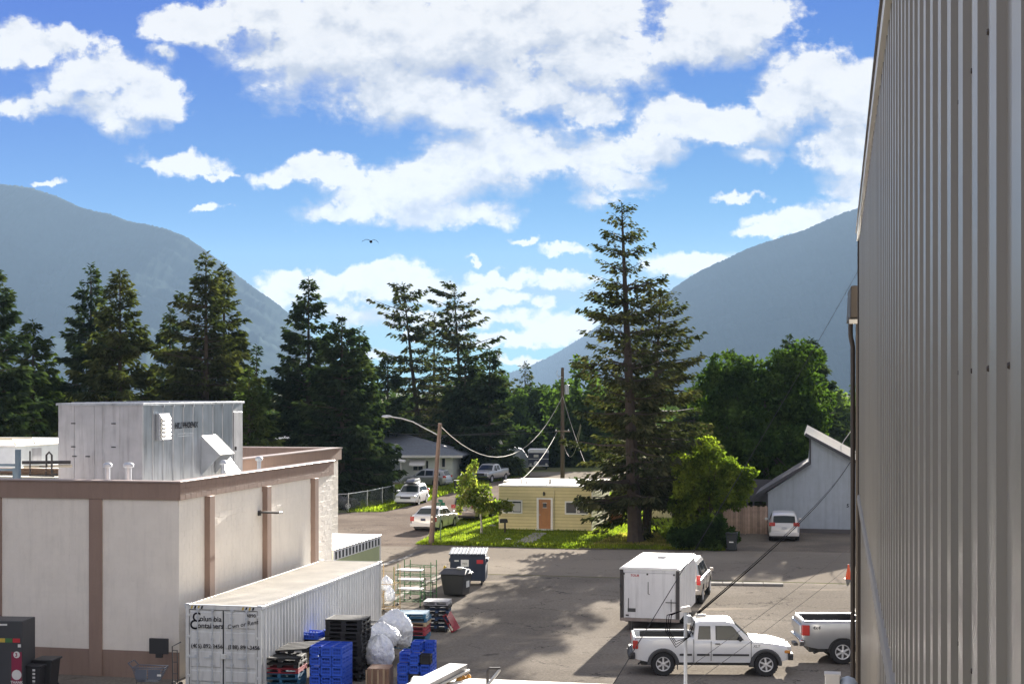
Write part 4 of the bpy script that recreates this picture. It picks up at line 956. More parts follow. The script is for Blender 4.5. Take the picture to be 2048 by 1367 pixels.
    if plate: MB().bb(x0-.03 if plate[3] < 0 else x1+.012, x0-.015 if plate[3] < 0 else x1+.03, -.16, .16, plate[0], plate[0]+.16).build('number_plate', plate[2], t)
    t['_'] = 0; del t['_']
    return t, dict(hw=hw, x0=x0, x1=x1, ztop=ztop, gy=gy, wid=wid)

def seam(t, info, x, z0, z1, nm='door_seam'):
    for s_ in (1, -1): MB().bb(x-.007, x+.007, s_*(info['wid'](x)*.99-.02), s_*(info['wid'](x)*1.0+.003), z0, z1).build(nm, 'plastic_black', t)
def handle(t, info, x, z, m='plastic_black'):
    for s_ in (1, -1): MB().box((x, s_*(info['wid'](x)+.01), z), (.16, .03, .035)).build('door_handle', m, t, bevel=.008)
Q = math.pi/2
HN = Q-TH                                    # heading up the street

# white extended-cab pickup, side on
t, i_ = car('pickup_truck', 'white extended cab pickup truck with black wheel flares parked side on', (6.42, 48.62, 0), R(-2.0), 5.1, 1.76, 3.26, .385,
    [(-2.52, 1.20), (-2.46, 1.21), (-.62, 1.21), (-.55, 1.12), (1.15, 1.12), (1.3, 1.11), (2.0, 1.04), (2.35, .96), (2.46, .80)],
    [(-.62, 1.13), (-.53, 1.66), (-.35, 1.72), (.45, 1.73), (.66, 1.69), (1.28, 1.12)], .44, 'car_white',
    [[(-.47, 1.17), (-.06, 1.17), (-.06, 1.58), (-.42, 1.58)], [(.10, 1.15), (1.00, 1.15), (.66, 1.56), (.58, 1.59), (.10, 1.59)]],
    tumble=.76, rear_axle=-1.57, bed=(-2.46, -.64, .72), flare='plastic_grey', cat='pickup truck', rear_lamp=(.86, 1.12, .02, .15), bumper='black', spokes=6)
hw = i_['hw']
MB().bb(2.32, 2.50, hw*.45, hw*.86, .72, .95).bb(2.32, 2.50, -hw*.86, -hw*.45, .72, .95).build('headlamp', 'lamp_clear', t, bevel=.02)
for s_ in (1, -1): MB().bb(2.10, 2.46, s_*hw*.80, s_*hw*.93, .74, .84).build('turn_lamp', 'lamp_amber', t, bevel=.015)
MB().bb(2.46, 2.52, -hw*.45, hw*.45, .70, .92).build('grille', 'plastic_black', t)
for x in (-.05, 1.22): seam(t, i_, x, .50, 1.12)
seam(t, i_, -.60, .46, 1.18, 'bed_gap')
for s_ in (1, -1):
    for a, b in ((-1.05, -.66), (-.5, -.1), (.0, 1.15)): MB().bb(a, b, s_*hw*.97, s_*(hw*1.0+.012), .66, .72).build('side_moulding', 'plastic_black', t)
    MB().bb(-2.44, -.66, s_*hw*.86, s_*hw*.94, 1.212, 1.232).build('bed_rail', 'car_white', t)
handle(t, i_, .16, 1.04); text('lettering', 'XLT', .12, 'plastic_grey', t, (1.28, -hw*1.002, .93), (R(90), 0, 0), shear=.2)
MB().tube([(-1.9, -.5, .42), (-2.3, -.6, .38), (-2.35, -.72, .36)], .03, 6).build('exhaust', 'steel_dark', t)
for s_ in (-1,): MB().bb(-2.66, -2.5, -.7, .7, .50, .62).build('step_bumper', 'plastic_black', t)
MB().bb(.6, .9, -hw*.6, hw*.6, .30, .42).bb(-.2, .3, -hw*.5, hw*.5, .32, .44).build('chassis', 'steel_dark', t)
MB().bb(1.34-.18, 1.34, -hw*.93, -hw*.75, .30, .45).bb(-1.12, -1.1, -hw*.95, -hw*.75, .2, .45).build('mud_flap', 'plastic_black', t)
# silver pickup, only its bed shows past the ribbed wall
t, i_ = car('pickup_truck', 'silver 4x4 pickup truck half hidden by the ribbed metal wall', (12.62, 50.75, 0), R(-1.0), 5.9, 2.0, 3.68, .42,
    [(-2.95, 1.38), (-2.88, 1.42), (-.95, 1.42), (-.85, 1.25), (1.4, 1.22), (2.6, 1.12), (2.9, .9)],
    [(-.92, 1.3), (-.78, 1.85), (-.5, 1.93), (.6, 1.93), (.85, 1.88), (1.6, 1.24)], .52, 'car_silver',
    [[(-.7, 1.32), (.1, 1.32), (.1, 1.78), (-.6, 1.78)], [(.2, 1.3), (1.2, 1.3), (.75, 1.78), (.2, 1.78)]],
    tumble=.78, rear_axle=-1.62, bed=(-2.86, -.98, .85), cat='pickup truck', rear_lamp=(.96, 1.30, .06, .24), bumper='chrome', spokes=6, tw=.27)
text('lettering', '4x4', .17, 'plastic_grey', t, (-2.62, -i_['hw']*1.003, 1.17), (R(90), 0, 0), shear=.15, offset=.004)
MB().bb(-3.02, -2.9, -.85, .85, 1.0, 1.30).build('tailgate', 'car_silver', t, bevel=.03)
for s_ in (1, -1): MB().bb(-2.86, -.98, s_*i_['hw']*.85, s_*i_['hw']*.95, 1.424, 1.446).build('bed_rail', 'plastic_black', t)
MB().tube([(-1.0, -.5, .5), (-2.3, -.62, .42), (-2.55, -.86, .38)], .045, 8).build('exhaust', 'steel_dark', t)
MB().bb(-3.12, -2.98, -.25, .25, .50, .60).build('hitch', 'steel_dark', t)
# tow vehicle ahead of the cargo trailer
t, i_ = car('tow_vehicle', 'warm silver sport utility parked in front of the white cargo trailer', W3(-6.62, 65.9), HN-R(1), 5.1, 1.98, 3.0, .40,
    [(-2.5, 1.0), (-2.4, 1.06), (-1.0, 1.10), (1.0, 1.10), (1.2, 1.08), (2.2, 1.0), (2.5, .8)], [(-2.42, 1.08), (-2.1, 1.75), (-1.8, 1.84), (.2, 1.84), (.5, 1.78), (1.25, 1.09)], .42, 'car_silver_warm',
    [[(-2.0, 1.2), (-1.3, 1.16), (-1.3, 1.68), (-1.8, 1.68)], [(-1.2, 1.16), (-.3, 1.15), (-.3, 1.7), (-1.2, 1.7)], [(-.2, 1.15), (.9, 1.15), (.45, 1.68), (-.2, 1.70)]], cat='car', rear_lamp=(.9, 1.3, .05, .12))
for x in (-.25, .98, -1.25): seam(t, i_, x, .5, 1.08)
# wagon with roof box coming up the side street
pw = GP(808, 1011); t, i_ = car('station_wagon', 'white station wagon with dark roof box on the left of the side street', W3(*[c+d for c, d in zip(grid_of(pw), (0, 2.3))]), HN+math.pi+R(3), 4.75, 1.82, 2.74, .345,
    [(-2.35, .85), (-2.3, .95), (-1.5, 1.0), (.7, .98), (.9, .96), (1.9, .86), (2.2, .74), (2.35, .6)], [(-2.25, .98), (-1.85, 1.48), (-1.5, 1.56), (.0, 1.57), (.3, 1.50), (1.15, .95)], .24, 'car_white',
    [[(-1.95, 1.05), (-1.1, 1.02), (-1.1, 1.42), (-1.6, 1.42)], [(-1.03, 1.02), (-.2, 1.02), (-.2, 1.45), (-1.03, 1.44)], [(-.12, 1.02), (.85, 1.02), (.25, 1.43), (-.12, 1.45)]], cat='car', front_lamp=(.64, .80, .36, .25), rear_lamp=(.8, 1.1, .1, .15), plate=(.40, 0, 'plate', 1))
MB().bb(2.28, 2.37, -.42, .42, .56, .72).build('grille', 'plastic_black', t); MB().bb(2.30, 2.38, -.75, .75, .30, .42).build('lower_grille', 'plastic_grey', t)
for s_ in (1, -1): MB().tube([(-1.5, s_*.58, 1.56), (-1.4, s_*.58, 1.62), (.1, s_*.58, 1.62), (.2, s_*.58, 1.55)], .02, 6).build('roof_rail', 'plastic_black', t)
bx_ = thing('roof_box', 'dark streamlined roof box on the white station wagon', 'roof box', t.location+Vector((0, 0, 1.64)), HN+math.pi+R(3))
MB().add([(-1.3, -.40, 0), (1.0, -.34, 0), (1.0, .34, 0), (-1.3, .40, 0), (-1.3, -.43, .14), (1.05, -.36, .10), (1.05, .36, .10), (-1.3, .43, .14), (-1.15, -.36, .36), (.35, -.32, .36), (.35, .32, .36), (-1.15, .36, .36)], [(3, 2, 1, 0), (0, 1, 5, 4), (1, 2, 6, 5), (2, 3, 7, 6), (3, 0, 4, 7), (4, 5, 9, 8), (5, 6, 10, 9), (6, 7, 11, 10), (7, 4, 8, 11), (8, 9, 10, 11)]).build('shell', 'car_dark', bx_, bevel=.05, seg=2, smooth=40)
MB().bb(-1.32, 1.07, -.44, .44, .115, .135).build('lid_seam', 'plastic_grey', bx_)
# sedan by the lawn
ps = GP(848, 1062); t, i_ = car('sedan', 'white sedan parked behind the street lamp pole, rear towards us', W3(*[c+d for c, d in zip(grid_of(ps), (.1, 2.4))]), HN-R(4), 4.82, 1.83, 2.79, .325,
    [(-2.38, .82), (-2.32, .98), (-2.1, 1.02), (-1.5, 1.02), (.8, .95), (1.0, .94), (2.0, .84), (2.35, .62)], [(-1.72, 1.02), (-1.05, 1.40), (-.8, 1.45), (.0, 1.46), (.3, 1.41), (1.1, .95)], .22, 'car_pearl',
    [[(-1.35, 1.05), (-.85, 1.03), (-.85, 1.36), (-1.0, 1.35)], [(-.78, 1.02), (-.05, 1.01), (-.05, 1.37), (-.78, 1.37)], [(.02, 1.01), (.85, 1.0), (.25, 1.34), (.02, 1.37)]], cat='car', rear_lamp=(.64, .94, .17, .1), plate=(.68, 0, 'plate_navy', -1))
seam(t, i_, -.02, .3, 1.0); seam(t, i_, -.9, .5, 1.02); seam(t, i_, 1.0, .3, .93); handle(t, i_, -.2, .88, 'car_pearl')
# tan sport utility behind the birch
pt_ = GP(930, 1042); t, i_ = car('sport_utility', 'dark tan sport utility parked behind the young birch', W3(*[c+d for c, d in zip(grid_of(pt_), (.1, 2.3))]), HN-R(5), 4.7, 1.88, 2.8, .37,
    [(-2.32, .95), (-2.26, 1.08), (-1.5, 1.12), (.8, 1.06), (1.0, 1.05), (2.0, .98), (2.3, .7)], [(-2.26, 1.10), (-2.02, 1.66), (-1.7, 1.75), (.0, 1.76), (.25, 1.70), (1.0, 1.06)], .30, 'car_tan',
    [[(-2.0, 1.2), (-1.2, 1.16), (-1.2, 1.62), (-1.8, 1.62)], [(-1.1, 1.16), (-.3, 1.14), (-.3, 1.64), (-1.1, 1.63)], [(-.2, 1.13), (.7, 1.12), (.2, 1.62), (-.2, 1.64)]], cat='car', rear_lamp=(.90, 1.15, .22, .1), plate=(.72, 0, 'plate', -1))
# silver sport utility beside the hip roofed house
pv_ = GP(852, 973); t, i_ = car('sport_utility', 'silver sport utility beside the pale green hip roofed house', (pv_.x, pv_.y+.6, 0), R(160), 4.6, 1.84, 2.7, .36,
    [(-2.3, .9), (-2.22, 1.04), (-1.5, 1.06), (.7, 1.0), (.9, .98), (1.9, .88), (2.28, .66)], [(-2.22, 1.06), (-1.95, 1.55), (-1.5, 1.66), (.0, 1.68), (.3, 1.60), (1.1, .99)], .28, 'car_silver',
    [[(-1.8, 1.12), (-1.1, 1.1), (-1.1, 1.54), (-1.55, 1.53)], [(-1.0, 1.1), (-.25, 1.08), (-.25, 1.56), (-1.0, 1.55)], [(-.15, 1.08), (.75, 1.05), (.2, 1.53), (-.15, 1.56)]], cat='car', rear_lamp=(.9, 1.1, .15, .25))
# far pickup coming towards us
pf = GP(981, 964); t, i_ = car('pickup_truck', 'small far silver pickup truck facing us at the end of the side street', (pf.x, pf.y+1.5, 0), HN+math.pi-R(12), 5.3, 1.9, 3.3, .38,
    [(-2.6, 1.22), (-2.5, 1.25), (-.7, 1.25), (-.62, 1.14), (1.2, 1.12), (2.3, 1.05), (2.6, .8)], [(-.68, 1.18), (-.5, 1.7), (-.3, 1.78), (.5, 1.78), (.7, 1.72), (1.35, 1.13)], .45, 'car_silver',
    [[(-.4, 1.2), (.2, 1.2), (.2, 1.64), (-.36, 1.64)], [(.3, 1.2), (1.05, 1.18), (.7, 1.62), (.3, 1.64)]], bed=(-2.5, -.74, .8), cat='pickup truck', front_lamp=(.8, .98, .3, .2), bumper='chrome')
MB().bb(2.56, 2.62, -.5, .5, .72, .96).build('grille', 'plastic_black', t)
# crossover before the grey house
pc = GP(1569, 1083); t, i_ = car('crossover', 'silver white crossover parked before the grey house, rear towards us', (pc.x+.35, pc.y+2.3, 0), Q-R(9), 4.6, 1.86, 2.66, .36,
    [(-2.28, .88), (-2.22, 1.06), (-1.5, 1.10), (.8, 1.02), (1.0, 1.0), (2.0, .92), (2.28, .66)], [(-2.24, 1.08), (-1.92, 1.56), (-1.5, 1.67), (.0, 1.69), (.3, 1.60), (1.1, 1.01)], .27, 'car_pearl',
    [[(-1.9, 1.18), (-1.15, 1.14), (-1.15, 1.54), (-1.6, 1.54)], [(-1.05, 1.13), (-.3, 1.11), (-.3, 1.57), (-1.05, 1.56)], [(-.2, 1.1), (.7, 1.08), (.2, 1.54), (-.2, 1.57)]], cat='car', rear_lamp=(.94, 1.16, .26, .1), plate=(.74, 0, 'plate', -1), bumper='body')
for s_ in (1, -1): MB().bb(-2.33, -2.25, s_*.55, s_*.85, .42, .52).build('reflector', 'lamp_red', t)
MB().bb(-2.37, -2.25, -.75, .75, .30, .40).build('lower_bumper', 'plastic_black', t)
# dark car at the chain link fence, mostly behind the building corner
pd = GP(668, 1021); car('parked_car', 'black car mostly hidden behind the corner of the block building', (pd.x-.6, pd.y+1.2, 0), R(20), 4.5, 1.8, 2.7, .33,
    [(-2.2, .85), (-2.1, .98), (.8, .95), (2.0, .82), (2.22, .6)], [(-1.7, .98), (-1.0, 1.4), (0, 1.43), (.3, 1.38), (1.1, .94)], .25, 'car_dark', [[(-1.0, 1.02), (-.1, 1.02), (-.1, 1.34), (-.8, 1.33)], [(0, 1.02), (.8, 1.0), (.25, 1.33), (0, 1.35)]])

# ------------------------------------------------------------------ trailers
mat('trailer_white', (.68, .68, .69), .4, streak=.2, var=.07, vscale=1.2); mat('trailer_rust', (.24, .20, .18), .7, var=.3, vscale=5); mat('trailer_roof', (.78, .77, .74), .4, .1, var=.06)
ct = thing('cargo_trailer', 'tall white enclosed cargo trailer, rear door towards us', 'trailer', W3(-8.12, 56.5), -TH-R(1.5))
LT, WT, HT_ = 5.1, 2.26, 2.42
MB().bb(.03, WT-.03, .04, LT, .42, HT_-.05).build('body', 'trailer_white', ct)
for k in range(5): MB().bb(WT-.03, WT-.005, .10+k*.99, 1.06+k*.99, .46, HT_-.10).build('side_panel', 'trailer_white', ct)
for k in range(11): MB().bb(WT-.005, WT+.012, .12+k*.475, .155+k*.475, .46, HT_-.10).build('side_rib', 'trailer_white', ct)
MB().add([(-.02, -.02, HT_-.06), (WT+.02, -.02, HT_-.06), (WT+.02, LT+.02, HT_-.06), (-.02, LT+.02, HT_-.06), (.1, .02, HT_), (WT-.1, .02, HT_), (WT-.1, LT-.02, HT_), (.1, LT-.02, HT_), (-.02, -.02, HT_-.10), (WT+.02, -.02, HT_-.10), (WT+.02, LT+.02, HT_-.10), (-.02, LT+.02, HT_-.10)], [(4, 5, 6, 7), (0, 1, 5, 4), (1, 2, 6, 5), (2, 3, 7, 6), (3, 0, 4, 7), (8, 9, 1, 0), (9, 10, 2, 1), (10, 11, 3, 2), (11, 8, 0, 3), (11, 10, 9, 8)]).build('roof', 'trailer_roof', ct)
vn = MB().box((1.12, 3.4, HT_+.05), (.36, .36, .09)).build('roof_vent', 'trailer_roof', ct, bevel=.02)
rd = MB().bb(.16, WT-.16, -.02, .04, .50, HT_-.22).build('rear_door', 'trailer_white', ct, bevel=.008)
mbk = 'plastic_black'
MB().bb(.0, .13, -.015, .06, .40, HT_-.10).bb(WT-.13, WT, -.015, .06, .40, HT_-.10).build('door_post', mat('dark_steel', (.06, .055, .055), .5, .4), ct)
MB().bb(.13, WT-.13, -.015, .06, HT_-.20, HT_-.11).build('header', 'trailer_white', ct)
MB().bb(.0, WT, -.05, .08, .38, .49).build('rear_beam', 'trailer_rust', ct)
for x in (.16, 1.05, WT-.2): MB().box((x, -.045, HT_-.26), (.06, .03, .06)).build('marker_lamp', mbk, rd)
MB().tube([(1.08, -.04, HT_-.55), (1.08, -.04, HT_-1.0), (1.14, -.04, HT_-1.02)], .012, 6).build('latch_cable', mbk, rd)
for x in (.33, 1.95): MB().tube([(x, -.045, HT_-1.18), (x, -.045, HT_-1.65)], .014, 6).build('latch_rod', mbk, rd)
MB().box((1.95, -.05, HT_-1.30), (.42, .03, .03)).build('latch_bar', mbk, rd)
MB().bb(.30, .60, -.028, -.02, .72, .86).build('number_plate', 'plastic_grey', rd)
MB().bb(.22, .34, -.028, -.02, .56, .62).build('tag', mbk, rd)
text('lettering', 'TOUR', .12, 'lamp_red', rd, (.40, -.024, HT_-.36), rt, shear=.2, offset=.003)
for z in (1.0, 1.7): MB().box((.03, -.03, z), (.07, .05, .12)).box((WT-.03, -.03, z), (.07, .05, .12)).build('hinge', mbk, ct)
tm, rmm, bk = wheel_meshes(.34, .2, 8)
for x in (.16, WT-.16):
    for y in (2.3, 3.15):
        wv = link('wheel', tm, None, ct); wv.location = (x, y, .34); wv.rotation_euler = (0, y, Q if x > 1 else -Q); wv.rotation_euler = (0, 0, -Q if x > 1 else Q); link('rim', rmm, None, wv)
MB().bb(.15, WT-.15, .3, LT, .3, .42).tube([(1.13, LT, .42), (1.13, LT+1.1, .42)], .05, 6).tube([(.35, .35, .35), (.35, .35, .0)], .10, 8).build('chassis', 'dark_steel', ct)
# greenish box trailer behind the container
gt = thing('stock_trailer', 'white roofed box trailer with green side and dark slots behind the container', 'trailer', W3(-20.36, 58.8), -TH-R(.5))
mat('trailer_green', (.36, .40, .22), .5, var=.12, vscale=2)
MB().bb(-2.3, -.02, 0, 6.3, .5, 2.5).build('body', 'trailer_green', gt)
MB().bb(-2.36, .05, -.05, 6.38, 2.5, 2.58).build('roof', 'trailer_roof', gt, bevel=.03)
MB().bb(-.02, .012, 0, 6.3, 2.08, 2.5).build('top_band', 'trailer_white', gt)
for k in range(14): MB().bb(.012, .02, .22+k*.44, .44+k*.44, 2.12, 2.42).build('slot', 'plastic_black', gt)
MB().bb(-.02, .03, 6.24, 6.32, .5, 2.5).build('corner_trim', 'trailer_white', gt)
MB().lathe([(.32, -.1), (.32, .1)], (-.1, 2.6, .32), 18, 'x').lathe([(.32, -.1), (.32, .1)], (-.1, 3.4, .32), 18, 'x').build('wheel', 'tyre', gt)
MB().tube([(-1.1, 6.3, .5), (-1.1, 8.0, .5)], .05, 6).tube([(-1.1, 7.6, .5), (-1.1, 7.6, .0)], .04, 6).build('drawbar', 'steel_dark', gt)
# navy horse trailer far off
ph_ = GP(1077, 939); ht = thing('horse_trailer', 'small navy horse trailer with white roof at the far street', 'trailer', ph_, 0)
mat('navy', (.02, .028, .06), .4, var=.1)
MB().bb(-1.15, 1.15, 0, 3.5, .45, 1.95).build('body', 'navy', ht, bevel=.06)
MB().bb(-1.18, 1.18, -.02, 3.5, 1.95, 2.15).prism([(-1.15, 2.15), (1.15, 2.15), (.95, 2.32), (-.95, 2.32)], 0, 3.5, 'y').build('roof', 'trailer_white', ht)
MB().bb(-1.16, 1.16, -.03, 0, 1.22, 1.28).bb(-1.16, 1.16, -.03, 0, .42, .52).build('stripe', 'trailer_white', ht)
MB().bb(-.55, .0, -.04, -.0, 1.45, 1.75).build('window', 'curtain', ht)
MB().lathe([(.30, -.12), (.30, 0)], (-.25, -.05, .72), 16, 'y').build('spare_wheel', 'trailer_white', ht)
for x in (-.95, .95): MB().lathe([(.33, -.1), (.33, .1)], (x, 1.6, .33), 16, 'x').build('wheel', 'tyre', ht)
for s_ in (-.9, .9): MB().bb(s_-.12, s_+.12, -.05, 0, .55, .75).build('tail_lamp', 'lamp_clear', ht)
# ------------------------------------------------------------------ crates, pallets, bags and bins in the yard
def plain(nm, c, rough, **k): return mat(nm, c, rough, **k)
plain('crate_blue', (.025, .10, .60), .4, var=.12, vscale=2); plain('crate_blue_shade', (.012, .045, .30), .45, var=.1)
plain('pallet_black', (.022, .022, .024), .6, var=.2, vscale=3); plain('pallet_red', (.30, .035, .05), .7, var=.2, vscale=4)
plain('pallet_blue', (.025, .12, .22), .7, var=.25, vscale=4); plain('pallet_wood', (.42, .31, .20), .85, var=.2, vscale=4); plain('pallet_navy', (.03, .06, .13), .6, var=.2); plain('pallet_grey', (.34, .34, .36), .6, var=.1)
plain('cardboard', (.26, .16, .11), .9, var=.2, vscale=3); plain('rack_green', (.05, .16, .05), .5, var=.2); plain('rack_tan', (.42, .30, .15), .7, var=.2)
plain('dump_navy', (.012, .022, .05), .5, var=.2, vscale=2); plain('bin_black', (.03, .03, .033), .55, var=.15, vscale=3); plain('label_white', (.7, .7, .68), .6, var=0); plain('label_red', (.5, .03, .04), .6, var=0)
plain('maroon', (.25, .02, .06), .5, var=0); plain('kiosk_grey', (.05, .052, .058), .5, var=.1); plain('bollard_yellow', (.62, .42, .03), .6, var=.1); plain('cone_orange', (.75, .10, .02), .6, var=.05)
plain('cart_plastic', (.10, .115, .15), .5, var=.1)

def crate_mesh(w=.33, d=.33, h=.28, fancy=True):
    """open milk crate: corner posts, rims, slotted sides, floor"""
    b = MB(); t_ = .014
    for x in (-w/2+.02, w/2-.02):
        for y in (-d/2+.02, d/2-.02): b.box((x, y, h/2), (.04, .04, h))
    for z, hh in ((.03, .06), (h-.025, .05), (h*.5, .03)):
        b.bb(-w/2, w/2, -d/2, -d/2+t_, z-hh/2, z+hh/2).bb(-w/2, w/2, d/2-t_, d/2, z-hh/2, z+hh/2).bb(-w/2, -w/2+t_, -d/2, d/2, z-hh/2, z+hh/2).bb(w/2-t_, w/2, -d/2, d/2, z-hh/2, z+hh/2)
    for k in range(-2, 3):
        q = k*w/6.2
        for s_ in (-1, 1):
            b.box((q, s_*(d/2-t_), h/2), (.016, t_*.8, h*.95)); b.box((s_*(w/2-t_), q, h/2), (t_*.8, .016, h*.95))
    b.bb(-w/2+.01, w/2-.01, -d/2+.02, d/2-.02, .0, .02)
    b.bb(-w/2+.03, w/2-.03, -d/2+t_*1.2, -d/2+t_*1.6, .03, h*.62)
    b.bb(w/2-t_*1.6, w/2-t_*1.2, -d/2+.03, d/2-.03, .03, h*.62).bb(-w/2+.03, w/2-.03, d/2-t_*1.6, d/2-t_*1.2, .03, h*.62)
    return b.mesh('milk_crate')
CM = crate_mesh(); CM.materials.append(MATS['crate_blue']); CM.materials.append(MATS['crate_blue_shade'])  # inner panels a deeper blue: recess shade put into the colour
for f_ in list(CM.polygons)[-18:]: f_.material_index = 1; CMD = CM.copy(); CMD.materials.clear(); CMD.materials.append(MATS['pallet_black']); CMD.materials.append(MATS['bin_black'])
ORD = ['topmost', 'second', 'third', 'fourth', 'fifth', 'sixth', 'seventh', 'eighth', 'ninth', 'tenth', 'eleventh', 'twelfth', 'thirteenth', 'fourteenth', 'fifteenth', 'sixteenth']
def crate(p, rz, label, group, me=None):
    o = link('milk_crate', me or CM, None, None, p, rz+rnd.uniform(-.02, .02)); return tag(o, label, 'crate', group)
colw = ['left', 'middle', 'right']
def crate_stack(origin, rz, heights, nd, group, what, black=()):
    M_ = Matrix.Rotation(rz, 4, 'Z')
    for c, hts in enumerate(heights):
        for d_ in range(nd):
            n = hts[d_] if isinstance(hts, (list, tuple)) else hts
            for k in range(n):
                if not (d_ == 0 or c == len(heights)-1 or k == n-1): continue
                p = origin+M_ @ Vector(((c-1)*.345, d_*.345, k*.292))
                row = ORD[n-1-k]+(' from the top' if n-1-k else ''); dep = ['front', 'second', 'back'][d_]
                bl_ = (c, d_, k) in black
                crate(p, rz, f"{'black' if bl_ else 'blue'} milk crate, {colw[c]} column, {dep} row, {row}, {what}", group, CMD if bl_ else None)
P_B = GP(654, 1389); crate_stack(Vector((P_B.x, P_B.y+.15, 0)), -TH*.9, [5, 5, 5], 3, 'blue milk crates stacked left of the tall black pallets', 'tall blue stack')
P_D = GP(829, 1385); crate_stack(Vector((P_D.x, P_D.y+.15, 0)), -TH*.6, [[3, 4, 4], [4, 5, 5], [4, 4, 5]], 3, 'blue milk crates stacked right of the white bags', 'stepped blue stack', black={(2, 0, 3), (1, 0, 1)})

def pallet_mesh(m, w=1.2, d=1.0, plastic=False):
    b = MB()
    if plastic:
        b.bb(-w/2, w/2, -d/2, d/2, .10, .13)
        for x in (-w/2+.08, 0, w/2-.08):
            for y in (-d/2+.08, 0, d/2-.08): b.box((x, y, .055), (.15, .15, .11))
        b.bb(-w/2, w/2, -d/2, -d/2+.05, .085, .135).bb(w/2-.05, w/2, -d/2, d/2, .085, .135)
        for k in range(5): b.bb(-w/2+.06, w/2-.06, -d/2+.1+k*.19, -d/2+.2+k*.19, .13, .137)
    else:
        for k in range(7): b.bb(-w/2, w/2, -d/2+k*(d-.1)/6, -d/2+k*(d-.1)/6+.1, .122, .142)
        for x in (-w/2+.02, 0, w/2-.02): b.bb(x-.045+(.03 if x < 0 else -.03 if x > 0 else 0), x+.045+(.03 if x < 0 else -.03 if x > 0 else 0), -d/2, d/2, .02, .122)
        for k in (0, .45, .9): b.bb(-w/2, w/2, -d/2+k*(d-.0), -d/2+k*d+.1*(1 if k < .9 else 1)*.98, .0, .02)
    me = b.mesh('pallet'); me.materials.append(MATS[m]); return me
PM = {k: pallet_mesh(k, plastic=k in ('pallet_black', 'pallet_navy')) for k in ('pallet_black', 'pallet_red', 'pallet_blue', 'pallet_wood', 'pallet_navy', 'pallet_grey')}
CN = {'pallet_black': 'black plastic', 'pallet_red': 'red wooden', 'pallet_blue': 'blue wooden', 'pallet_wood': 'bare wooden', 'pallet_navy': 'dark navy', 'pallet_grey': 'grey topped'}
def pallet_stack(p, rz, kinds, what, group, step=.145, sx=1., sy=1., jit=.03):
    n = len(kinds)
    for k, kd in enumerate(kinds):                          # from the ground up
        o = link('pallet', PM[kd], None, None, (p.x+rnd.uniform(-jit, jit), p.y+rnd.uniform(-jit, jit), k*step), rz+rnd.uniform(-.04, .04)); o.scale = (sx, sy, 1)
        tag(o, f"{CN[kd]} pallet, {ORD[n-1-k]}{' from the top' if n-1-k else ''}, {what}", 'pallet', group)
# stack beside the container doors
pa_ = GP(563, 1377)+Vector((0, .55, 0)); pallet_stack(pa_, -TH*.5, ['pallet_blue', 'pallet_blue', 'pallet_blue', 'pallet_red', 'pallet_black', 'pallet_black'], 'stack by the container doors', 'pallets stacked by the container doors', .16)
pl_ = pa_+Vector((.35, .5, 1.02)); o = link('pallet', PM['pallet_black'], None, None, pl_, -.5); o.rotation_euler = (.10, -.12, -.4); tag(o, 'black plastic pallet lying tilted on the stack by the container doors', 'pallet')
o = link('pallet', PM['pallet_black'], None, None, GP(565, 1398)+Vector((0, -.25, 0)), -.1); tag(o, 'black plastic pallet lying flat at the very bottom before the stacks', 'pallet'); o.scale = (1.05, .8, 1.6)
o = link('pallet', PM['pallet_wood'], None, None, GP(560, 1398)+Vector((-.05, -.3, .23)), .05); tag(o, 'small bare wooden pallet on top of the lowest black pallet', 'pallet'); o.scale = (.72, .5, .9)
# tall black stack
pc_ = GP(692, 1362)+Vector((0, .55, 0)); pallet_stack(pc_, -TH, ['pallet_black']*15, 'tall black stack beside the bags', 'tall stack of black plastic pallets', .128, 1.0, 1.0)
pk = GP(746, 1330)+Vector((-.1, .5, 0)); pallet_stack(pk, -TH, ['pallet_black']*9, 'low black stack behind the bags', 'low stack of black plastic pallets behind the bags', .15, .9, .9)
# blue collapsible crates behind
for k, (x_, y_, z_, lb) in enumerate(((-.45, .2, .98, 'left one'), (.28, .35, 1.02, 'middle one'), (.95, .5, .98, 'right one'))):
    o = link('milk_crate', CM, None, None, GP(640, 1352)+Vector((x_, 1.3+y_, z_)), -.3); o.scale = (1.9, 1.6, .8); tag(o, f'large shallow blue crate behind the tall black pallets, {lb}', 'crate', 'large shallow blue crates')
o = link('pallet', PM['pallet_black'], None, None, GP(640, 1352)+Vector((.2, 1.6, 0)), -TH); o.scale = (1.7, 1.0, 6.8); tag(o, 'black plastic base under the large shallow blue crates', 'pallet')
# coloured stack and dark stack by the racks
pe = GP(818, 1296)+Vector((0, .5, 0)); pallet_stack(pe, -TH*.5, ['pallet_blue', 'pallet_blue', 'pallet_blue', 'pallet_red', 'pallet_red', 'pallet_wood', 'pallet_blue', 'pallet_blue'], 'stack with the red ones in it', 'coloured pallets beside the racks', .155, 1.12, 1.0)
pg = GP(874, 1264)+Vector((0, .5, 0)); pallet_stack(pg, -TH*.4, ['pallet_black', 'pallet_navy', 'pallet_black', 'pallet_navy', 'pallet_black', 'pallet_navy', 'pallet_black', 'pallet_grey'], 'stack nearest the black bin', 'dark pallets nearest the black bin', .145, .78, .9)
o = link('pallet', PM['pallet_red'], None, None, GP(894, 1262)+Vector((.1, .1, .2)), -TH); o.rotation_euler = (0, R(60), -TH); o.scale = (.6, .8, 1); o.location.z = .32; tag(o, 'red wooden pallet leaning on the dark stack', 'pallet')
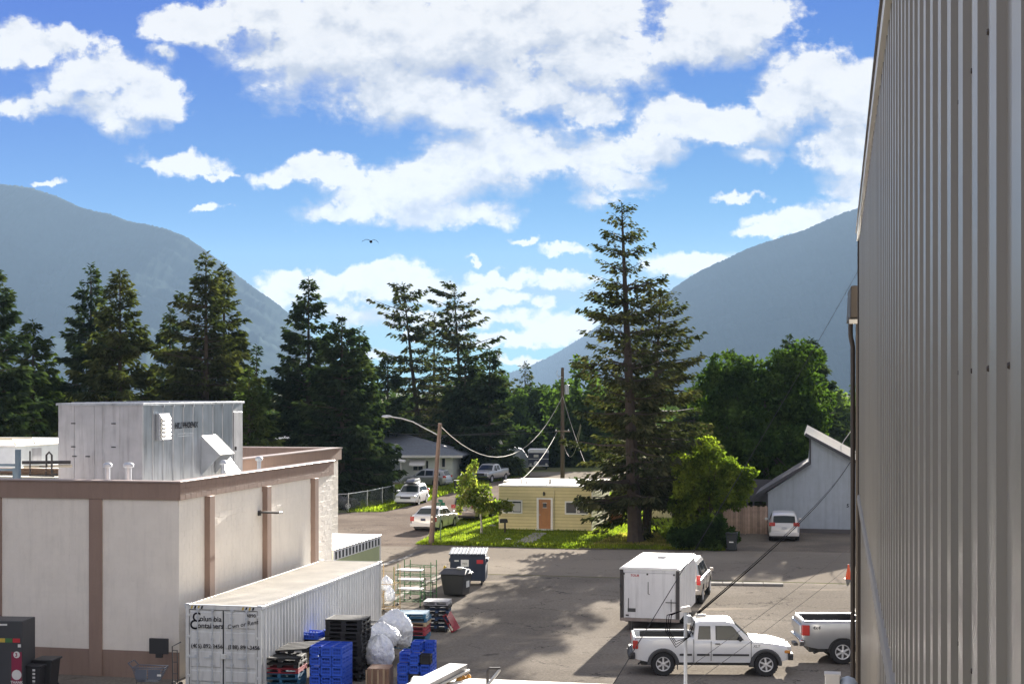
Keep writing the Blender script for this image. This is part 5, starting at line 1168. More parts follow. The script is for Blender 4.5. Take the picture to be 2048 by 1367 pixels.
# cardboard bale under the bags
cbx = GP(757, 1385); cb = thing('cardboard_bale', 'torn brown cardboard bale under the white bags', 'cardboard', (cbx.x, cbx.y+.4, 0), -.1)
MB().bb(-.34, .34, -.3, .45, 0, .72).build('block', 'cardboard', cb, bevel=.02)
for k in range(12): MB().box((-.34+k*.058, -.32, .36), (.035+rnd.random()*.03, .02+rnd.random()*.03, .6+rnd.random()*.14), rz=rnd.uniform(-.3, .3)).build('flap', 'pallet_wood' if k % 3 == 0 else 'cardboard', cb)
# white bags
def bag(label, p, r, seed, squash=(1, 1, .9)):
    mt = MATS.get('bag_film')
    if mt is None:
        mt = bpy.data.materials.new('bag_film'); mt.use_nodes = True; MATS['bag_film'] = mt; T = NT(mt.node_tree); b = T.n['Principled BSDF']
        bsdf_set(b, base_color=(.62, .66, .74), roughness=.28); b.inputs['Specular IOR Level'].default_value = .6; b.inputs['Subsurface Weight'].default_value = 0
        pc2 = T.new('ShaderNodeTexCoord').outputs['Object']; bp = T.new('ShaderNodeBump'); bp.inputs['Strength'].default_value = .6; bp.inputs['Distance'].default_value = .07
        T.l.new(T.m('ADD', T.noise(pc2, 9, 6, .7, 1.5), T.noise(T.vm('MULTIPLY', pc2, (1, 1, .35)), 16, 4, .6, 1.)), bp.inputs['Height']); T.l.new(bp.outputs[0], b.inputs['Normal'])
        T.l.new(T.mix(T.ramp(T.noise(pc2, 5, 4), .35, .65), (.74, .78, .86), (.90, .92, .94)), b.inputs['Base Color'])
    rg = np.random.default_rng(seed); bm = bmesh.new(); bmesh.ops.create_icosphere(bm, subdivisions=5, radius=r)
    ph = rg.uniform(0, 6, 8)
    for v in bm.verts:
        d = v.co.normalized(); k = 1+.10*math.sin(d.x*3+ph[0])*math.sin(d.y*3.4+ph[1])+.03*math.sin(d.z*6+ph[2]+3*d.x)+.02*math.sin(d.x*17+ph[3])*math.sin(d.y*15+ph[4])*math.sin(d.z*16+ph[5])
        az = math.atan2(d.y, d.x); top_ = max(0, d.z-.6)/.4
        k += .05*math.sin(az*9+ph[6])*(.3+top_)
        q_ = d*r; k += .11*(.5-abs(mnoise.noise(q_*5.5+Vector((seed, 0, 0)))))+.075*(.5-abs(mnoise.noise(q_*13+Vector((0, seed, 0)))))+.03*mnoise.noise(q_*28)
        v.co = Vector((d.x*squash[0]*(1-.30*top_), d.y*squash[1]*(1-.30*top_), max(d.z, -.72)*squash[2]*(1+.06*top_)))*r*k
    for f in bm.faces: f.smooth = True
    me = bpy.data.meshes.new('plastic_bag'); bm.to_mesh(me); bm.free()
    o = link('plastic_bag', me, mt, None, p); return tag(o, label, 'bag', 'white plastic bags of film')
bag('nearest full white plastic bag on the cardboard bale', PT(757, 1304, 47.6), .50, 1, (.95, .9, 1.0))
bag('white plastic bag just behind the nearest bag', PT(765, 1272, 49.2), .50, 2, (1.15, .9, .8))
bag('tallest white plastic bag at the back of the heap', PT(787, 1258, 50.6), .62, 3, (1.0, .9, .95))
bag('small white plastic bag squeezed against the black pallets', PT(738, 1275, 48.6), .28, 4, (.9, .9, 1.1))
bag('slack white plastic bag slumped behind the heap on the right', PT(806, 1270, 51.0), .44, 5, (.75, .9, 1.1))
# wire racks
def rack(label, p, w, d, h, m, shelves, seed, rz=-TH):
    t = thing('wire_rack', label, 'rack', p, rz, 'wire racks behind the pallets')
    for x in (-w/2, w/2):
        for y in (-d/2, d/2):
            MB().tube([(x, y, .1), (x, y, h+rnd.uniform(-.05, .05))], .021, 6).build('post', m, t)
            MB().lathe([(.05, -.02), (.05, .02)], (x, y, .05), 8, 'y').build('castor', 'plastic_black', t)
    for z in shelves:
        s_ = MB().tube([(-w/2, -d/2, z), (w/2, -d/2, z)], .014, 5).tube([(-w/2, d/2, z), (w/2, d/2, z)], .014, 5).tube([(-w/2, -d/2, z), (-w/2, d/2, z)], .014, 5).tube([(w/2, -d/2, z), (w/2, d/2, z)], .014, 5)
        for k in range(7): s_.tube([(-w/2+w*(k+.5)/7, -d/2, z), (-w/2+w*(k+.5)/7, d/2, z)], .006, 4)
        s_.build('shelf', m, t)
    return t
rack('green wire rack, front left one', GP(818, 1212), 1.15, .6, 1.75, 'rack_green', (.25, .6, 1.0, 1.35), 1)
rack('green wire rack, rear right one', GP(835, 1203)+Vector((.1, .5, 0)), 1.25, .6, 1.75, 'rack_green', (.3, .7, 1.1, 1.5), 2, -TH-.15)
rack('tan wire rack next to the container end', GP(778, 1224), .7, .8, 1.9, 'rack_tan', (.2, .7, 1.2), 3)
rack('low dark wire rack at the kerb end', GP(858, 1200), .5, .6, .9, 'plastic_black', (.4, .85), 4)
for lb, u, v, Y, r in (('white bagged bundle in the tan rack', 773, 1168, 61.5, .24), ('lower white bundle beside the tan rack', 779, 1190, 61.0, .22)):
    o = bag(lb, PT(u, v, Y), r, int(r*100)+u, (1, 1, 1.25)); o['group'] = 'white bundles by the racks'
for k in range(3): o = MB().bb(-.55, .55, -.3, .3, -.03, .03).build('flat_board', 'pallet_grey', None, bevel=.005, loc=GP(820, 1208)+Vector((0, .05, .66+k*.4)), rz=-TH); tag(o, f"pale board on the {['lowest', 'middle', 'highest'][k]} shelf of the green rack", 'board', 'pale boards on the rack')
# dumpsters
dk_ = GP(938, 1166); dm = thing('dumpster', 'large navy blue dumpster with ribbed lids at the lot edge', 'dumpster', dk_, -TH*.25)
MB().prism([(-.72, .22), (.72, .22), (.72, 1.25), (.3, 1.5), (-.72, 1.42)], -.83, .83, 'x').build('body', 'dump_navy', dm, bevel=.02)
for k in range(2):
    l_ = MB().add([(-.88+k*.89, -.78, 1.48), (-.02+k*.89, -.78, 1.48), (-.02+k*.89, .75, 1.62), (-.88+k*.89, .75, 1.62), (-.88+k*.89, -.78, 1.44), (-.02+k*.89, -.78, 1.44), (-.02+k*.89, .75, 1.58), (-.88+k*.89, .75, 1.58)], [(0, 1, 2, 3), (7, 6, 5, 4), (0, 4, 5, 1), (1, 5, 6, 2), (2, 6, 7, 3), (3, 7, 4, 0)]).build('lid', 'dump_navy', dm)
    for q in range(5): x = -.80+k*.89+q*.175; MB().prism([(x-.045, 0), (x+.045, 0), (x+.03, .06), (x-.03, .06)], -.8, .76, 'y').build('lid_rib', mat('rib_sheen', (.16, .18, .21), .3, var=.1), l_, loc=(0, 0, 1.50)).rotation_euler = (R(5.2), 0, 0)
for x in (-.86, .86): MB().bb(x-.06, x+.06, -.3, .3, 1.05, 1.22).build('side_pocket', 'dump_navy', dm, bevel=.015)
for x in (-.65, .65):
    for y in (-.5, .5): MB().lathe([(.10, -.04), (.10, .04)], (x, y, .11), 12, 'x').build('castor', 'steel_dark', dm)
MB().bb(-.32, .05, -.735, -.722, .88, 1.2).build('label_plate', 'label_white', dm); MB().bb(.42, .72, -.735, -.722, 1.02, 1.2).build('label_plate', 'label_red', dm); MB().bb(-.62, -.42, -.735, -.722, 1.12, 1.18).build('label_plate', 'label_white', dm)
text('lettering', 'NO', .13, 'letter_black', dm, (-.24, -.737, .98), rt)
db = GP(912, 1193); d2 = thing('dumpster', 'smaller dark dumpster with split lid in front of the navy one', 'dumpster', db+Vector((0, .4, 0)), -TH*1.6)
MB().add([(-.44, -.40, .08), (.44, -.40, .08), (.44, .42, .08), (-.44, .42, .08), (-.56, -.52, .98), (.56, -.52, .98), (.56, .52, .98), (-.56, .52, .98)], [(3, 2, 1, 0), (0, 1, 5, 4), (1, 2, 6, 5), (2, 3, 7, 6), (3, 0, 4, 7), (4, 5, 6, 7)]).build('body', 'bin_black', d2, bevel=.03)
MB().add([(-.64, -.6, 1.0), (.62, -.6, 1.0), (.62, .58, 1.0), (-.64, .58, 1.0), (-.55, -.05, 1.22), (.45, .0, 1.24)], [(0, 1, 5, 4), (1, 2, 5), (2, 3, 4, 5), (3, 0, 4), (3, 2, 1, 0)]).build('lid', 'bin_black', d2, bevel=.02)
MB().bb(.50, .52, -.1, .25, .4, .75).build('label_plate', 'label_white', d2)
for k in range(3): MB().box((.2+k*.12, -.05+k*.1, 1.24-k*.05), (.3, .18, .09), rz=k*.5).build('white_cover', 'label_white', d2, bevel=.03)
bo_ = GP(890, 1168); yb = thing('bollard', 'short yellow bollard left of the dumpsters', 'bollard', bo_, 0)
MB().lathe([(.075, 0), (.075, .82), (.05, .87), (.01, .89)], n=14).build('post', 'bollard_yellow', yb, smooth=True); MB().lathe([(.11, 0), (.11, .02)], n=14).build('base', 'concrete', yb)
# bins, kiosk, cart, sign by the block building
kp = PT(22, 1390, 44.8); kp.z = 0; kk = thing('recycling_kiosk', 'dark grey collection kiosk with maroon sticker at the left edge', 'kiosk', kp, -TH*.5)
kw = 24/F*44.8
MB().bb(-1.1, kw, 0, .9, 0, 2.22).build('cabinet', 'kiosk_grey', kk, bevel=.015)
MB().bb(-.06+.0, kw-.0, -.012, 0, 0, 1.0).build('lower_panel', 'plastic_grey', kk)
st_ = MB().bb(.0+.02, kw-.02, -.02, -.01, .0, 1.30).build('sticker', 'maroon', kk)
MB().lathe([(.10, -.006), (.10, .004)], (kw*.52, -.024, 1.22), 20, 'y').build('roundel', 'label_white', st_)
text('lettering', '3', .16, 'maroon', st_, (kw*.52-.05, -.032, 1.165), rt, offset=.004)
MB().lathe([(.15, -.006), (.15, .004)], (kw*.52, -.022, .62), 20, 'y').build('badge', 'label_white', st_)
text('lettering', 'THANK', .11, 'label_white', st_, (kw*.52, -.023, .36), rt, align='CENTER', offset=.003); text('lettering', 'YOU', .11, 'label_white', st_, (kw*.52, -.023, .25), rt, align='CENTER', offset=.003)
for k, (x_, m_) in enumerate(((-.4, 'hazard_yellow'), (-.18, 'rack_green'), (.06, 'label_red'))): MB().bb(x_, x_+.22, -.014, 0, 1.58, 1.70).build('label_strip', m_, kk)
MB().bb(-.36, -.12, -.014, 0, 2.08, 2.13).build('brand_strip', 'label_white', kk); MB().bb(kw-.14, kw-.05, -.014, 0, 1.44, 1.53).build('small_label', 'label_white', kk)
for q, (u, Y, hh, lb) in enumerate(((94, 45.6, .92, 'black wheeled bin right of the kiosk, taller one with lid'), (72, 45.3, .80, 'black wheeled bin right of the kiosk, lower one with white marks'))):
    b_ = PT(u, 1380, Y); b_.z = 0; t = thing('wheelie_bin', lb, 'bin', b_, -TH*.7)
    MB().add([(-.22, -.25, .05), (.22, -.25, .05), (.22, .25, .05), (-.22, .25, .05), (-.29, -.32, hh), (.29, -.32, hh), (.29, .32, hh), (-.29, .32, hh)], [(3, 2, 1, 0), (0, 1, 5, 4), (1, 2, 6, 5), (2, 3, 7, 6), (3, 0, 4, 7), (4, 5, 6, 7)]).build('body', 'bin_black', t, bevel=.02)
    MB().bb(-.32, .34, -.36, .36, hh, hh+.06).build('lid', 'bin_black', t, bevel=.02)
    for x in (-.2, .2): MB().lathe([(.09, -.03), (.09, .03)], (x, .28, .09), 12, 'x').build('wheel', 'tyre', t)
    if q: 
        for k in range(5): MB().bb(.05, .13, -.335+.0, -.32, .25+k*.11, .31+k*.11).build('mark', 'label_white', t)
cp_ = PT(300, 1385, 44.9); cp_.z = 0; sc_ = thing('shopping_cart', 'grey plastic shopping cart beside the container doors', 'cart', cp_, -.1)
zb_ = .42
def ring(z, x0_, x1_, y): return [(x0_, -y, z), (x1_, -y*.75, z), (x1_, y*.75, z), (x0_, y, z), (x0_, -y, z)]
bk_ = MB()
for q in range(6):
    f_ = q/5; bk_.tube(ring(zb_+f_*.42, -.34-.12*f_, .28+.22*f_, .20+.06*f_), .009 if q < 5 else .016, 5)
for k in range(12):
    f_ = k/11
    for s_ in (-1, 1): bk_.tube([(-.34+.62*f_, s_*.20*(1-.25*f_), zb_), (-.46+.96*f_, s_*.26*(1-.25*f_), zb_+.42)], .007, 4)
for k in range(6):
    y_ = -.15+k*.06; bk_.tube([(.28, y_, zb_), (.50, y_*1.3, zb_+.42)], .007, 4); bk_.tube([(-.34, y_, zb_), (-.46, y_*1.3, zb_+.42)], .007, 4); bk_.tube([(-.34, y_, zb_), (.28, y_, zb_)], .007, 4)
bk_.build('basket', 'cart_plastic', sc_)
MB().bb(-.36, -.02, -.26, -.255, .50, .80).bb(.02, .40, -.235, -.23, .50, .80).build('side_panel', 'cart_plastic', sc_)
MB().tube([(-.46, -.26, .86), (-.58, -.26, .98), (-.58, .26, .98), (-.46, .26, .86)], .018, 6).build('handle', 'cart_plastic', sc_)
MB().tube([(-.34, -.2, .42), (-.36, -.22, .12), (.4, -.18, .12)], .014, 5).tube([(-.34, .2, .42), (-.36, .22, .12), (.4, .18, .12)], .014, 5).build('frame', 'plastic_grey', sc_)
for x in (-.36, .4):
    for y in (-.2, .2): MB().lathe([(.06, -.015), (.06, .015)], (x, y, .06), 10, 'y').build('castor', 'tyre', sc_)
MB().bb(.30, .42, -.243, -.238, .60, .66).build('mark', 'label_white', sc_)
sp_ = PT(317.5, 1291, 46.6); sg_ = thing('wall_sign', 'black rectangular sign box on the block wall by the cart', 'sign', sp_, -TH)
MB().bb(-.31, .31, -.04, .06, -.24, .24).build('panel', 'plastic_black', sg_, bevel=.01); MB().bb(-.10, .10, -.02, .1, -.36, -.24).bb(-.05, .05, .0, .55, -.12, .12).build('bracket', 'plastic_black', sg_)
lp_ = PT(352, 1385, 45.6); lp_.z = 0; ld = thing('hand_truck', 'dark steel hand truck standing between cart and container', 'hand truck', lp_, -TH)
MB().tube([(-.10, 0, .1), (-.12, 0, 1.32), (.12, .1, 1.45)], .018, 6).tube([(.06, 0, .1), (.04, 0, 1.22)], .016, 6).tube([(-.11, 0, .5), (.05, 0, .5)], .014, 5).tube([(-.11, 0, .85), (.05, 0, .85)], .014, 5).tube([(-.12, 0, 1.2), (.04, 0, 1.2)], .014, 5).build('frame', 'steel_dark', ld)
MB().bb(-.15, .12, -.2, .0, .05, .07).build('toe_plate', 'steel_dark', ld)
for x in (-.12, .1): MB().lathe([(.12, -.03), (.12, .03)], (x, .1, .12), 14, 'x').build('wheel', 'tyre', ld)
# street side bits
tb = GP(1465, 1102); t = thing('wheelie_bin', 'dark wheeled bin standing before the board fence', 'bin', tb+Vector((0, .3, 0)), -TH)
MB().add([(-.24, -.25, .05), (.24, -.25, .05), (.24, .25, .05), (-.24, .25, .05), (-.32, -.33, .98), (.32, -.33, .98), (.32, .33, .98), (-.32, .33, .98)], [(3, 2, 1, 0), (0, 1, 5, 4), (1, 2, 6, 5), (2, 3, 7, 6), (3, 0, 4, 7), (4, 5, 6, 7)]).build('body', mat('bin_dark', (.025, .03, .033), .5, var=.15), t, bevel=.02)
MB().bb(-.35, .35, -.38, .38, .98, 1.06).build('lid', 'bin_dark', t, bevel=.03); MB().tube([(-.28, .40, 1.0), (.28, .40, 1.0)], .02, 6).build('handle', 'bin_dark', t)
for x in (-.24, .24): MB().lathe([(.11, -.03), (.11, .03)], (x, .3, .11), 12, 'x').build('wheel', 'tyre', t)
MB().bb(-.12, .12, -.34, -.30, .5, .56).build('mark', 'label_white', t)
tb = GP(916, 985); t = thing('wheelie_bin', 'dark wheeled bin at the kerb behind the tan sport utility', 'bin', tb, 0)
MB().add([(-.26, -.25, .05), (.26, -.25, .05), (.26, .25, .05), (-.26, .25, .05), (-.36, -.33, 1.05), (.36, -.33, 1.05), (.36, .33, 1.05), (-.36, .33, 1.05)], [(3, 2, 1, 0), (0, 1, 5, 4), (1, 2, 6, 5), (2, 3, 7, 6), (3, 0, 4, 7), (4, 5, 6, 7)]).build('body', 'bin_dark', t, bevel=.02)
MB().bb(-.38, .38, -.38, .38, 1.05, 1.13).build('lid', 'bin_dark', t, bevel=.03)
cn = GP(1697, 1157); t = thing('traffic_cone', 'orange traffic cone beside the ribbed wall', 'cone', cn, 0)
MB().lathe([(.15, .03), (.03, .70), (.02, .71)], n=18).build('body', 'cone_orange', t, smooth=True); MB().bb(-.19, .19, -.19, .19, 0, .03).build('base', 'cone_orange', t, bevel=.01)
# chain link fence
fp = [GP(664, 1024), GP(697, 1023), GP(735, 1016), GP(765, 1009), GP(788, 1003)]
cl = thing('chain_link_fence', 'chain link fence with silver top rail along the side street', 'fence', fp[1], 0)
mat('fence_steel', (.55, .56, .56), .4, .6, var=.08)
FHt = 1.35
for a, b in zip(fp[:-1], fp[1:]):
    a_, b_ = a-fp[1], b-fp[1]; MB().tube([a_+Vector((0, 0, FHt)), b_+Vector((0, 0, FHt))], .03, 6).build('top_rail', 'fence_steel', cl)
    w = MB(); n = int((b_-a_).length/.16)
    for k in range(n):
        p, q = a_.lerp(b_, k/n), a_.lerp(b_, min(1, (k+6)/n)); w.tube([p, q+Vector((0, 0, FHt))], .004, 3, False); w.tube([p+Vector((0, 0, FHt)), q], .004, 3, False)
    w.build('mesh', 'galvanised_dull', cl)
for p in fp: MB().tube([p-fp[1], p-fp[1]+Vector((0, 0, FHt+.08))], .035, 7).build('post', 'fence_steel', cl)
# ------------------------------------------------------------------ poles, lamps, signs, wires
mat('pole_wood', (.16, .11, .085), .9, var=.25, vscale=1.5, bump=.3, bscale=8); mat('pole_dark', (.09, .065, .05), .9, var=.25, vscale=1.5)
mat('cable_glare', (.30, .28, .24), .7, var=0, spec=0.1); mat('cable_dark', (.012, .012, .014), .9, var=0, spec=0.); mat('cable_grey', (.07, .07, .075), .9, var=0, spec=0.); mat('sign_green', (.02, .16, .09), .5, var=0); mat('insulator', (.7, .7, .68), .3, var=0)  # pale overhead cables: their sun glare is put into the colour
lp = GP(862, 1089); tp3 = PT(880, 846, lp.y)-lp
sl = thing('street_lamp', 'leaning wooden street lamp pole at the lawn corner', 'street lamp', lp, 0)
MB().tube([(0, 0, -.1), tuple(tp3*.5), tuple(tp3)], [.17, .14, .115], 12).build('pole', 'pole_wood', sl, smooth=True)
pa3 = [PT(877, 870, lp.y)-lp, PT(850, 856, lp.y)-lp, PT(826, 843, lp.y)-lp, PT(803, 836, lp.y)-lp, PT(782, 833, lp.y)-lp]
MB().tube(pa3, .035, 8).build('arm', 'fence_steel', sl, smooth=True)
hd = pa3[-1]; MB().lathe([(.02, -.42), (.12, -.34), (.15, -.1), (.10, .12), (.04, .2)], (0, 0, 0), 12, 'x').build('lamp_head', 'galvanised_dull', sl, smooth=True, loc=hd+Vector((-.15, 0, .02))).scale = (1, 1, .55)
MB().bb(-.05, .05, -.16, -.13, 1.5, 1.62).bb(-.05, .05, -.16, -.13, 1.25, 1.33).build('tag', 'ivory_pipe', sl, loc=(.06, 0, .1))
p2 = Vector(((1125-1024)/F*128, 128, 0)); h2 = PT(1125, 735, 128).z
up = thing('utility_pole', 'tall dark wooden utility pole behind the yellow house', 'utility pole', p2, 0)
MB().tube([(0, 0, 0), (0, 0, h2)], [.20, .13], 12).build('pole', 'pole_dark', up, smooth=True)
zv = lambda v: H0-(v-HV)/F*128
MB().tube([(0, -.15, zv(754)), (-.35, -.2, zv(752))], .03, 6).tube([(-.35, -.2, zv(756)), (-.5, -.2, zv(746)), (-.42, -.2, zv(740))], .02, 6).build('cutout', 'galvanised_dull', up)
MB().lathe([(.20, 0), (.20, .75), (.12, .82)], (.36, 0, zv(788)), 14).build('transformer', 'galvanised_dull', up)
MB().box((.0, -.16, zv(862)), (1.3, .1, .1)).build('cross_arm', 'pole_wood', up)
for x in (-.55, .5): MB().lathe([(.05, 0), (.06, .06), (.03, .14)], (x, -.16, zv(861)), 8).build('insulator', 'insulator', up)
ssg = GP(881, 1081); ss = thing('street_sign', 'green street name sign on a thin post by the lamp pole', 'sign', ssg, 0)
MB().tube([(0, 0, 0), (0, 0, 2.35)], .03, 8).build('post', mat('sign_post', (.12, .17, .12), .6), ss)
MB().box((-.05, 0, 2.22), (.66, .025, .18), rz=.35).build('name_plate', 'sign_green', ss); MB().box((0, 0, 2.42), (.6, .025, .17), rz=-1.1).build('name_plate', 'sign_green', ss)
text('lettering', '5TH', .13, 'label_white', ss, (-.2, -.09, 2.17), (R(90), 0, .35))
def wire(label, pts, r, m, sag=0., group='overhead wires', n=16):
    """hangs between the two ends"""
    a, b = pts[0], pts[-1]; P = []
    for k in range(n+1):
        q = k/n; p = a.lerp(b, q); p.z -= sag*4*q*(1-q); P.append(p-a)
    o = MB().tube(P, r, 6).build('overhead_wire', m, None, smooth=True, loc=a); return tag(o, label, 'wire', group)
A1 = lp+tp3-Vector((0, 0, .15)); Bp = lambda v: Vector((p2.x, p2.y-.2, zv(v)))
wire('thick pale cable sagging from the street lamp pole to the utility pole', [A1, Bp(792)], .024, 'cable_glare', 3.3)
wire('pale service cable dropping from the utility pole to the yellow house roof', [PT(1114, 864, 126), PT(1030, 968, 99.5)], .018, 'cable_glare', .5)
wire('pale guy cable running down right from the utility pole into the spruce', [Bp(790), PT(1172, 930, 112)], .02, 'cable_glare', .3)
wire('looped cable on the right of the utility pole', [Bp(868), PT(1161, 848, 124)], .02, 'cable_glare', 1.5)
wire('lower looped cable on the right of the utility pole', [Bp(878), PT(1162, 850, 123)], .018, 'cable_glare', 2.0)
wire('thin wire crossing from the left trees to the utility pole', [PT(560, 870, 132), Bp(852)], .022, 'cable_grey', .5)
wire('thin wire from the lamp arm towards the utility pole arm', [PT(778, 866, 120), Bp(862)], .018, 'cable_grey', .2)
wire('short span from the lamp head back to the pole top', [PT(770, 832, lp.y), A1], .012, 'cable_grey', .05)
# service mast on the low roof
mp = PT(1371, 1390, 10.3); ms = thing('service_mast', 'grey conduit service mast with weatherhead on the low roof', 'mast', mp, 0)
zt3 = PT(1371, 1222, 10.3).z-mp.z
MB().tube([(0, 0, -.3), (0, 0, zt3)], .0125, 12).build('conduit', 'galvanised_dull', ms, smooth=True)
MB().lathe([(.022, -.30), (.022, -.26)], (0, 0, zt3-.28), 12).build('collar', 'plastic_black', ms)
MB().add([(-.05, -.05, 0), (.055, -.05, 0), (.055, .05, 0), (-.05, .05, 0), (-.045, -.04, .035), (.04, -.04, .05), (.04, .04, .05), (-.045, .04, .035)], [(3, 2, 1, 0), (0, 1, 5, 4), (1, 2, 6, 5), (2, 3, 7, 6), (3, 0, 4, 7), (4, 5, 6, 7)]).build('weatherhead', 'ledge_white', ms, bevel=.01, seg=2, loc=(0, 0, zt3)).scale = (.72, .72, .8)
MB().box((.02, -.04, zt3-.05), (.04, .04, .06)).build('clamp', 'galvanised_dull', ms, bevel=.01)
for k in range(3):
    MB().tube([(-.03, -.03, zt3+.01), (-.10-.015*k, -.03, zt3-.02), (-.115-.012*k, -.03, zt3-.13), (-.07, -.03, zt3-.20-.02*k), (.02, -.03, zt3-.17), (.06, -.03, zt3-.06)], .0035, 6).build('loop', 'cable_dark', ms, smooth=True)
MB().lathe([(.014, 0), (.014, .02), (.014, .04), (.012, .07)], (.07, 0, zt3-.03), 10, 'x').build('insulator', 'insulator', ms)
mtop = mp+Vector((.08, 0, zt3-.02))
wire('thick black service cable rising right from the mast', [mtop, PT(1722, 882, 60)], .0060, 'cable_dark', .35, n=30)
wire('second strand twisted along the black service cable', [mtop+Vector((0, 0, .012)), PT(1721, 886, 60)], .004, 'cable_dark', .30, n=30)
wire('thin wire from the metal building corner down to the low roof', [PT(1719, 536, 21.5), PT(1205, 1402, 9.6)], .003, 'cable_grey', .05)
wire('thin wire from the ribbed wall down past the white pickup, upper one', [PT(1706, 1126, 22), PT(1372, 1376, 11)], .0022, 'cable_grey', .02)
wire('thin wire from the ribbed wall down past the white pickup, lower one', [PT(1706, 1090, 22), PT(1310, 1382, 11)], .0022, 'cable_grey', .02)
vb = thing('roof_vent_box', 'white box vent on the low roof beside the ribbed wall', 'vent', PT(1665, 1375, 10.2), -TH)
MB().bb(-.05, .05, -.05, .05, -.6, .10).build('box', 'trim_white', vb, bevel=.004); MB().bb(-.055, .055, -.055, .055, .095, .105).build('cap', 'trim_white', vb)
dm2 = thing('roof_dome', 'pale blue dome cap on the low roof against the ribbed wall', 'dome', PT(1696, 1385, 10.2), 0)
MB().lathe([(.07, -.5), (.07, .03), (.065, .07), (.045, .10), (.01, .115)], n=18).build('cap', mat('pale_blue', (.5, .58, .68), .4), dm2, smooth=True); MB().lathe([(.078, -.02), (.078, .01)], n=18).build('flange', 'galvanised_dull', dm2)
# gull-like bird
bd = thing('bird', 'dark bird gliding with spread wings in the open sky', 'bird', PT(742, 483, 62), .15); bd.scale = (.72, .72, .72)
bm = bmesh.new(); skel = [((-.04, -.22, -.02), .03), ((0, -.1, 0), .075), ((0, .08, 0), .085), ((0, .22, .01), .05), ((0, .30, .03), .035)]
bm.free()
MB().lathe([(.004, -.26), (.035, -.2), (.075, -.08), (.085, .05), (.05, .17), (.045, .22), (.03, .27), (.004, .32)], (0, 0, 0), 10, 'y').build('body', 'cable_dark', bd, smooth=True)
for s_ in (1, -1):
    pts = [(0, 0), (.16, .09), (.30, .09 if s_ < 0 else .05), (.42, .03 if s_ < 0 else -.06), (.52 if s_ < 0 else .44, -.02 if s_ < 0 else -.16)]; ch = [.12, .11, .10, .08, .02]
    V_ = []; 
    for (x, z), c in zip(pts, ch): V_ += [(s_*x, c, z+.02), (s_*x, -c, z+.005), (s_*x, 0, z+.035)]
    F_ = [f for k in range(4) for f in ((3*k, 3*k+3, 3*k+5, 3*k+2), (3*k+2, 3*k+5, 3*k+4, 3*k+1), (3*k+1, 3*k+4, 3*k+3, 3*k))]
    MB().add(V_, F_).build('wing', 'cable_dark', bd)
# ------------------------------------------------------------------ trees
leaf_mat('spruce', (.028, .046, .028), .2, .35, .5, (.046, .060, .030))
leaf_mat('spruce_olive', (.040, .052, .026), .22, .38, .5, (.070, .074, .032))
leaf_mat('spruce_green', (.040, .062, .024), .26, .35, .5, (.070, .088, .030))
leaf_mat('pine', (.034, .048, .030), .22, .35, .5, (.070, .068, .036))
leaf_mat('big_spruce', (.038, .048, .028), .22, .40, .6, (.072, .068, .036))
leaf_mat('maple_leaf', (.026, .050, .015), .34, .4, .5, (.050, .078, .020))
leaf_mat('lilac_leaf', (.075, .115, .022), .45, .4, .8, (.17, .20, .032))
leaf_mat('far_leaf', (.050, .085, .028), .28, .3, .25, (.075, .115, .035))
leaf_mat('pale_leaf', (.085, .125, .045), .35, .3, .25, (.12, .16, .06))
leaf_mat('dark_leaf', (.028, .045, .020), .25, .3, .5, (.05, .075, .028))
leaf_mat('birch_leaf', (.11, .16, .035), .45, .4, 1.5, (.20, .19, .06))
leaf_mat('weed_leaf', (.12, .20, .03), .45, .4, 1.0, (.20, .24, .05))

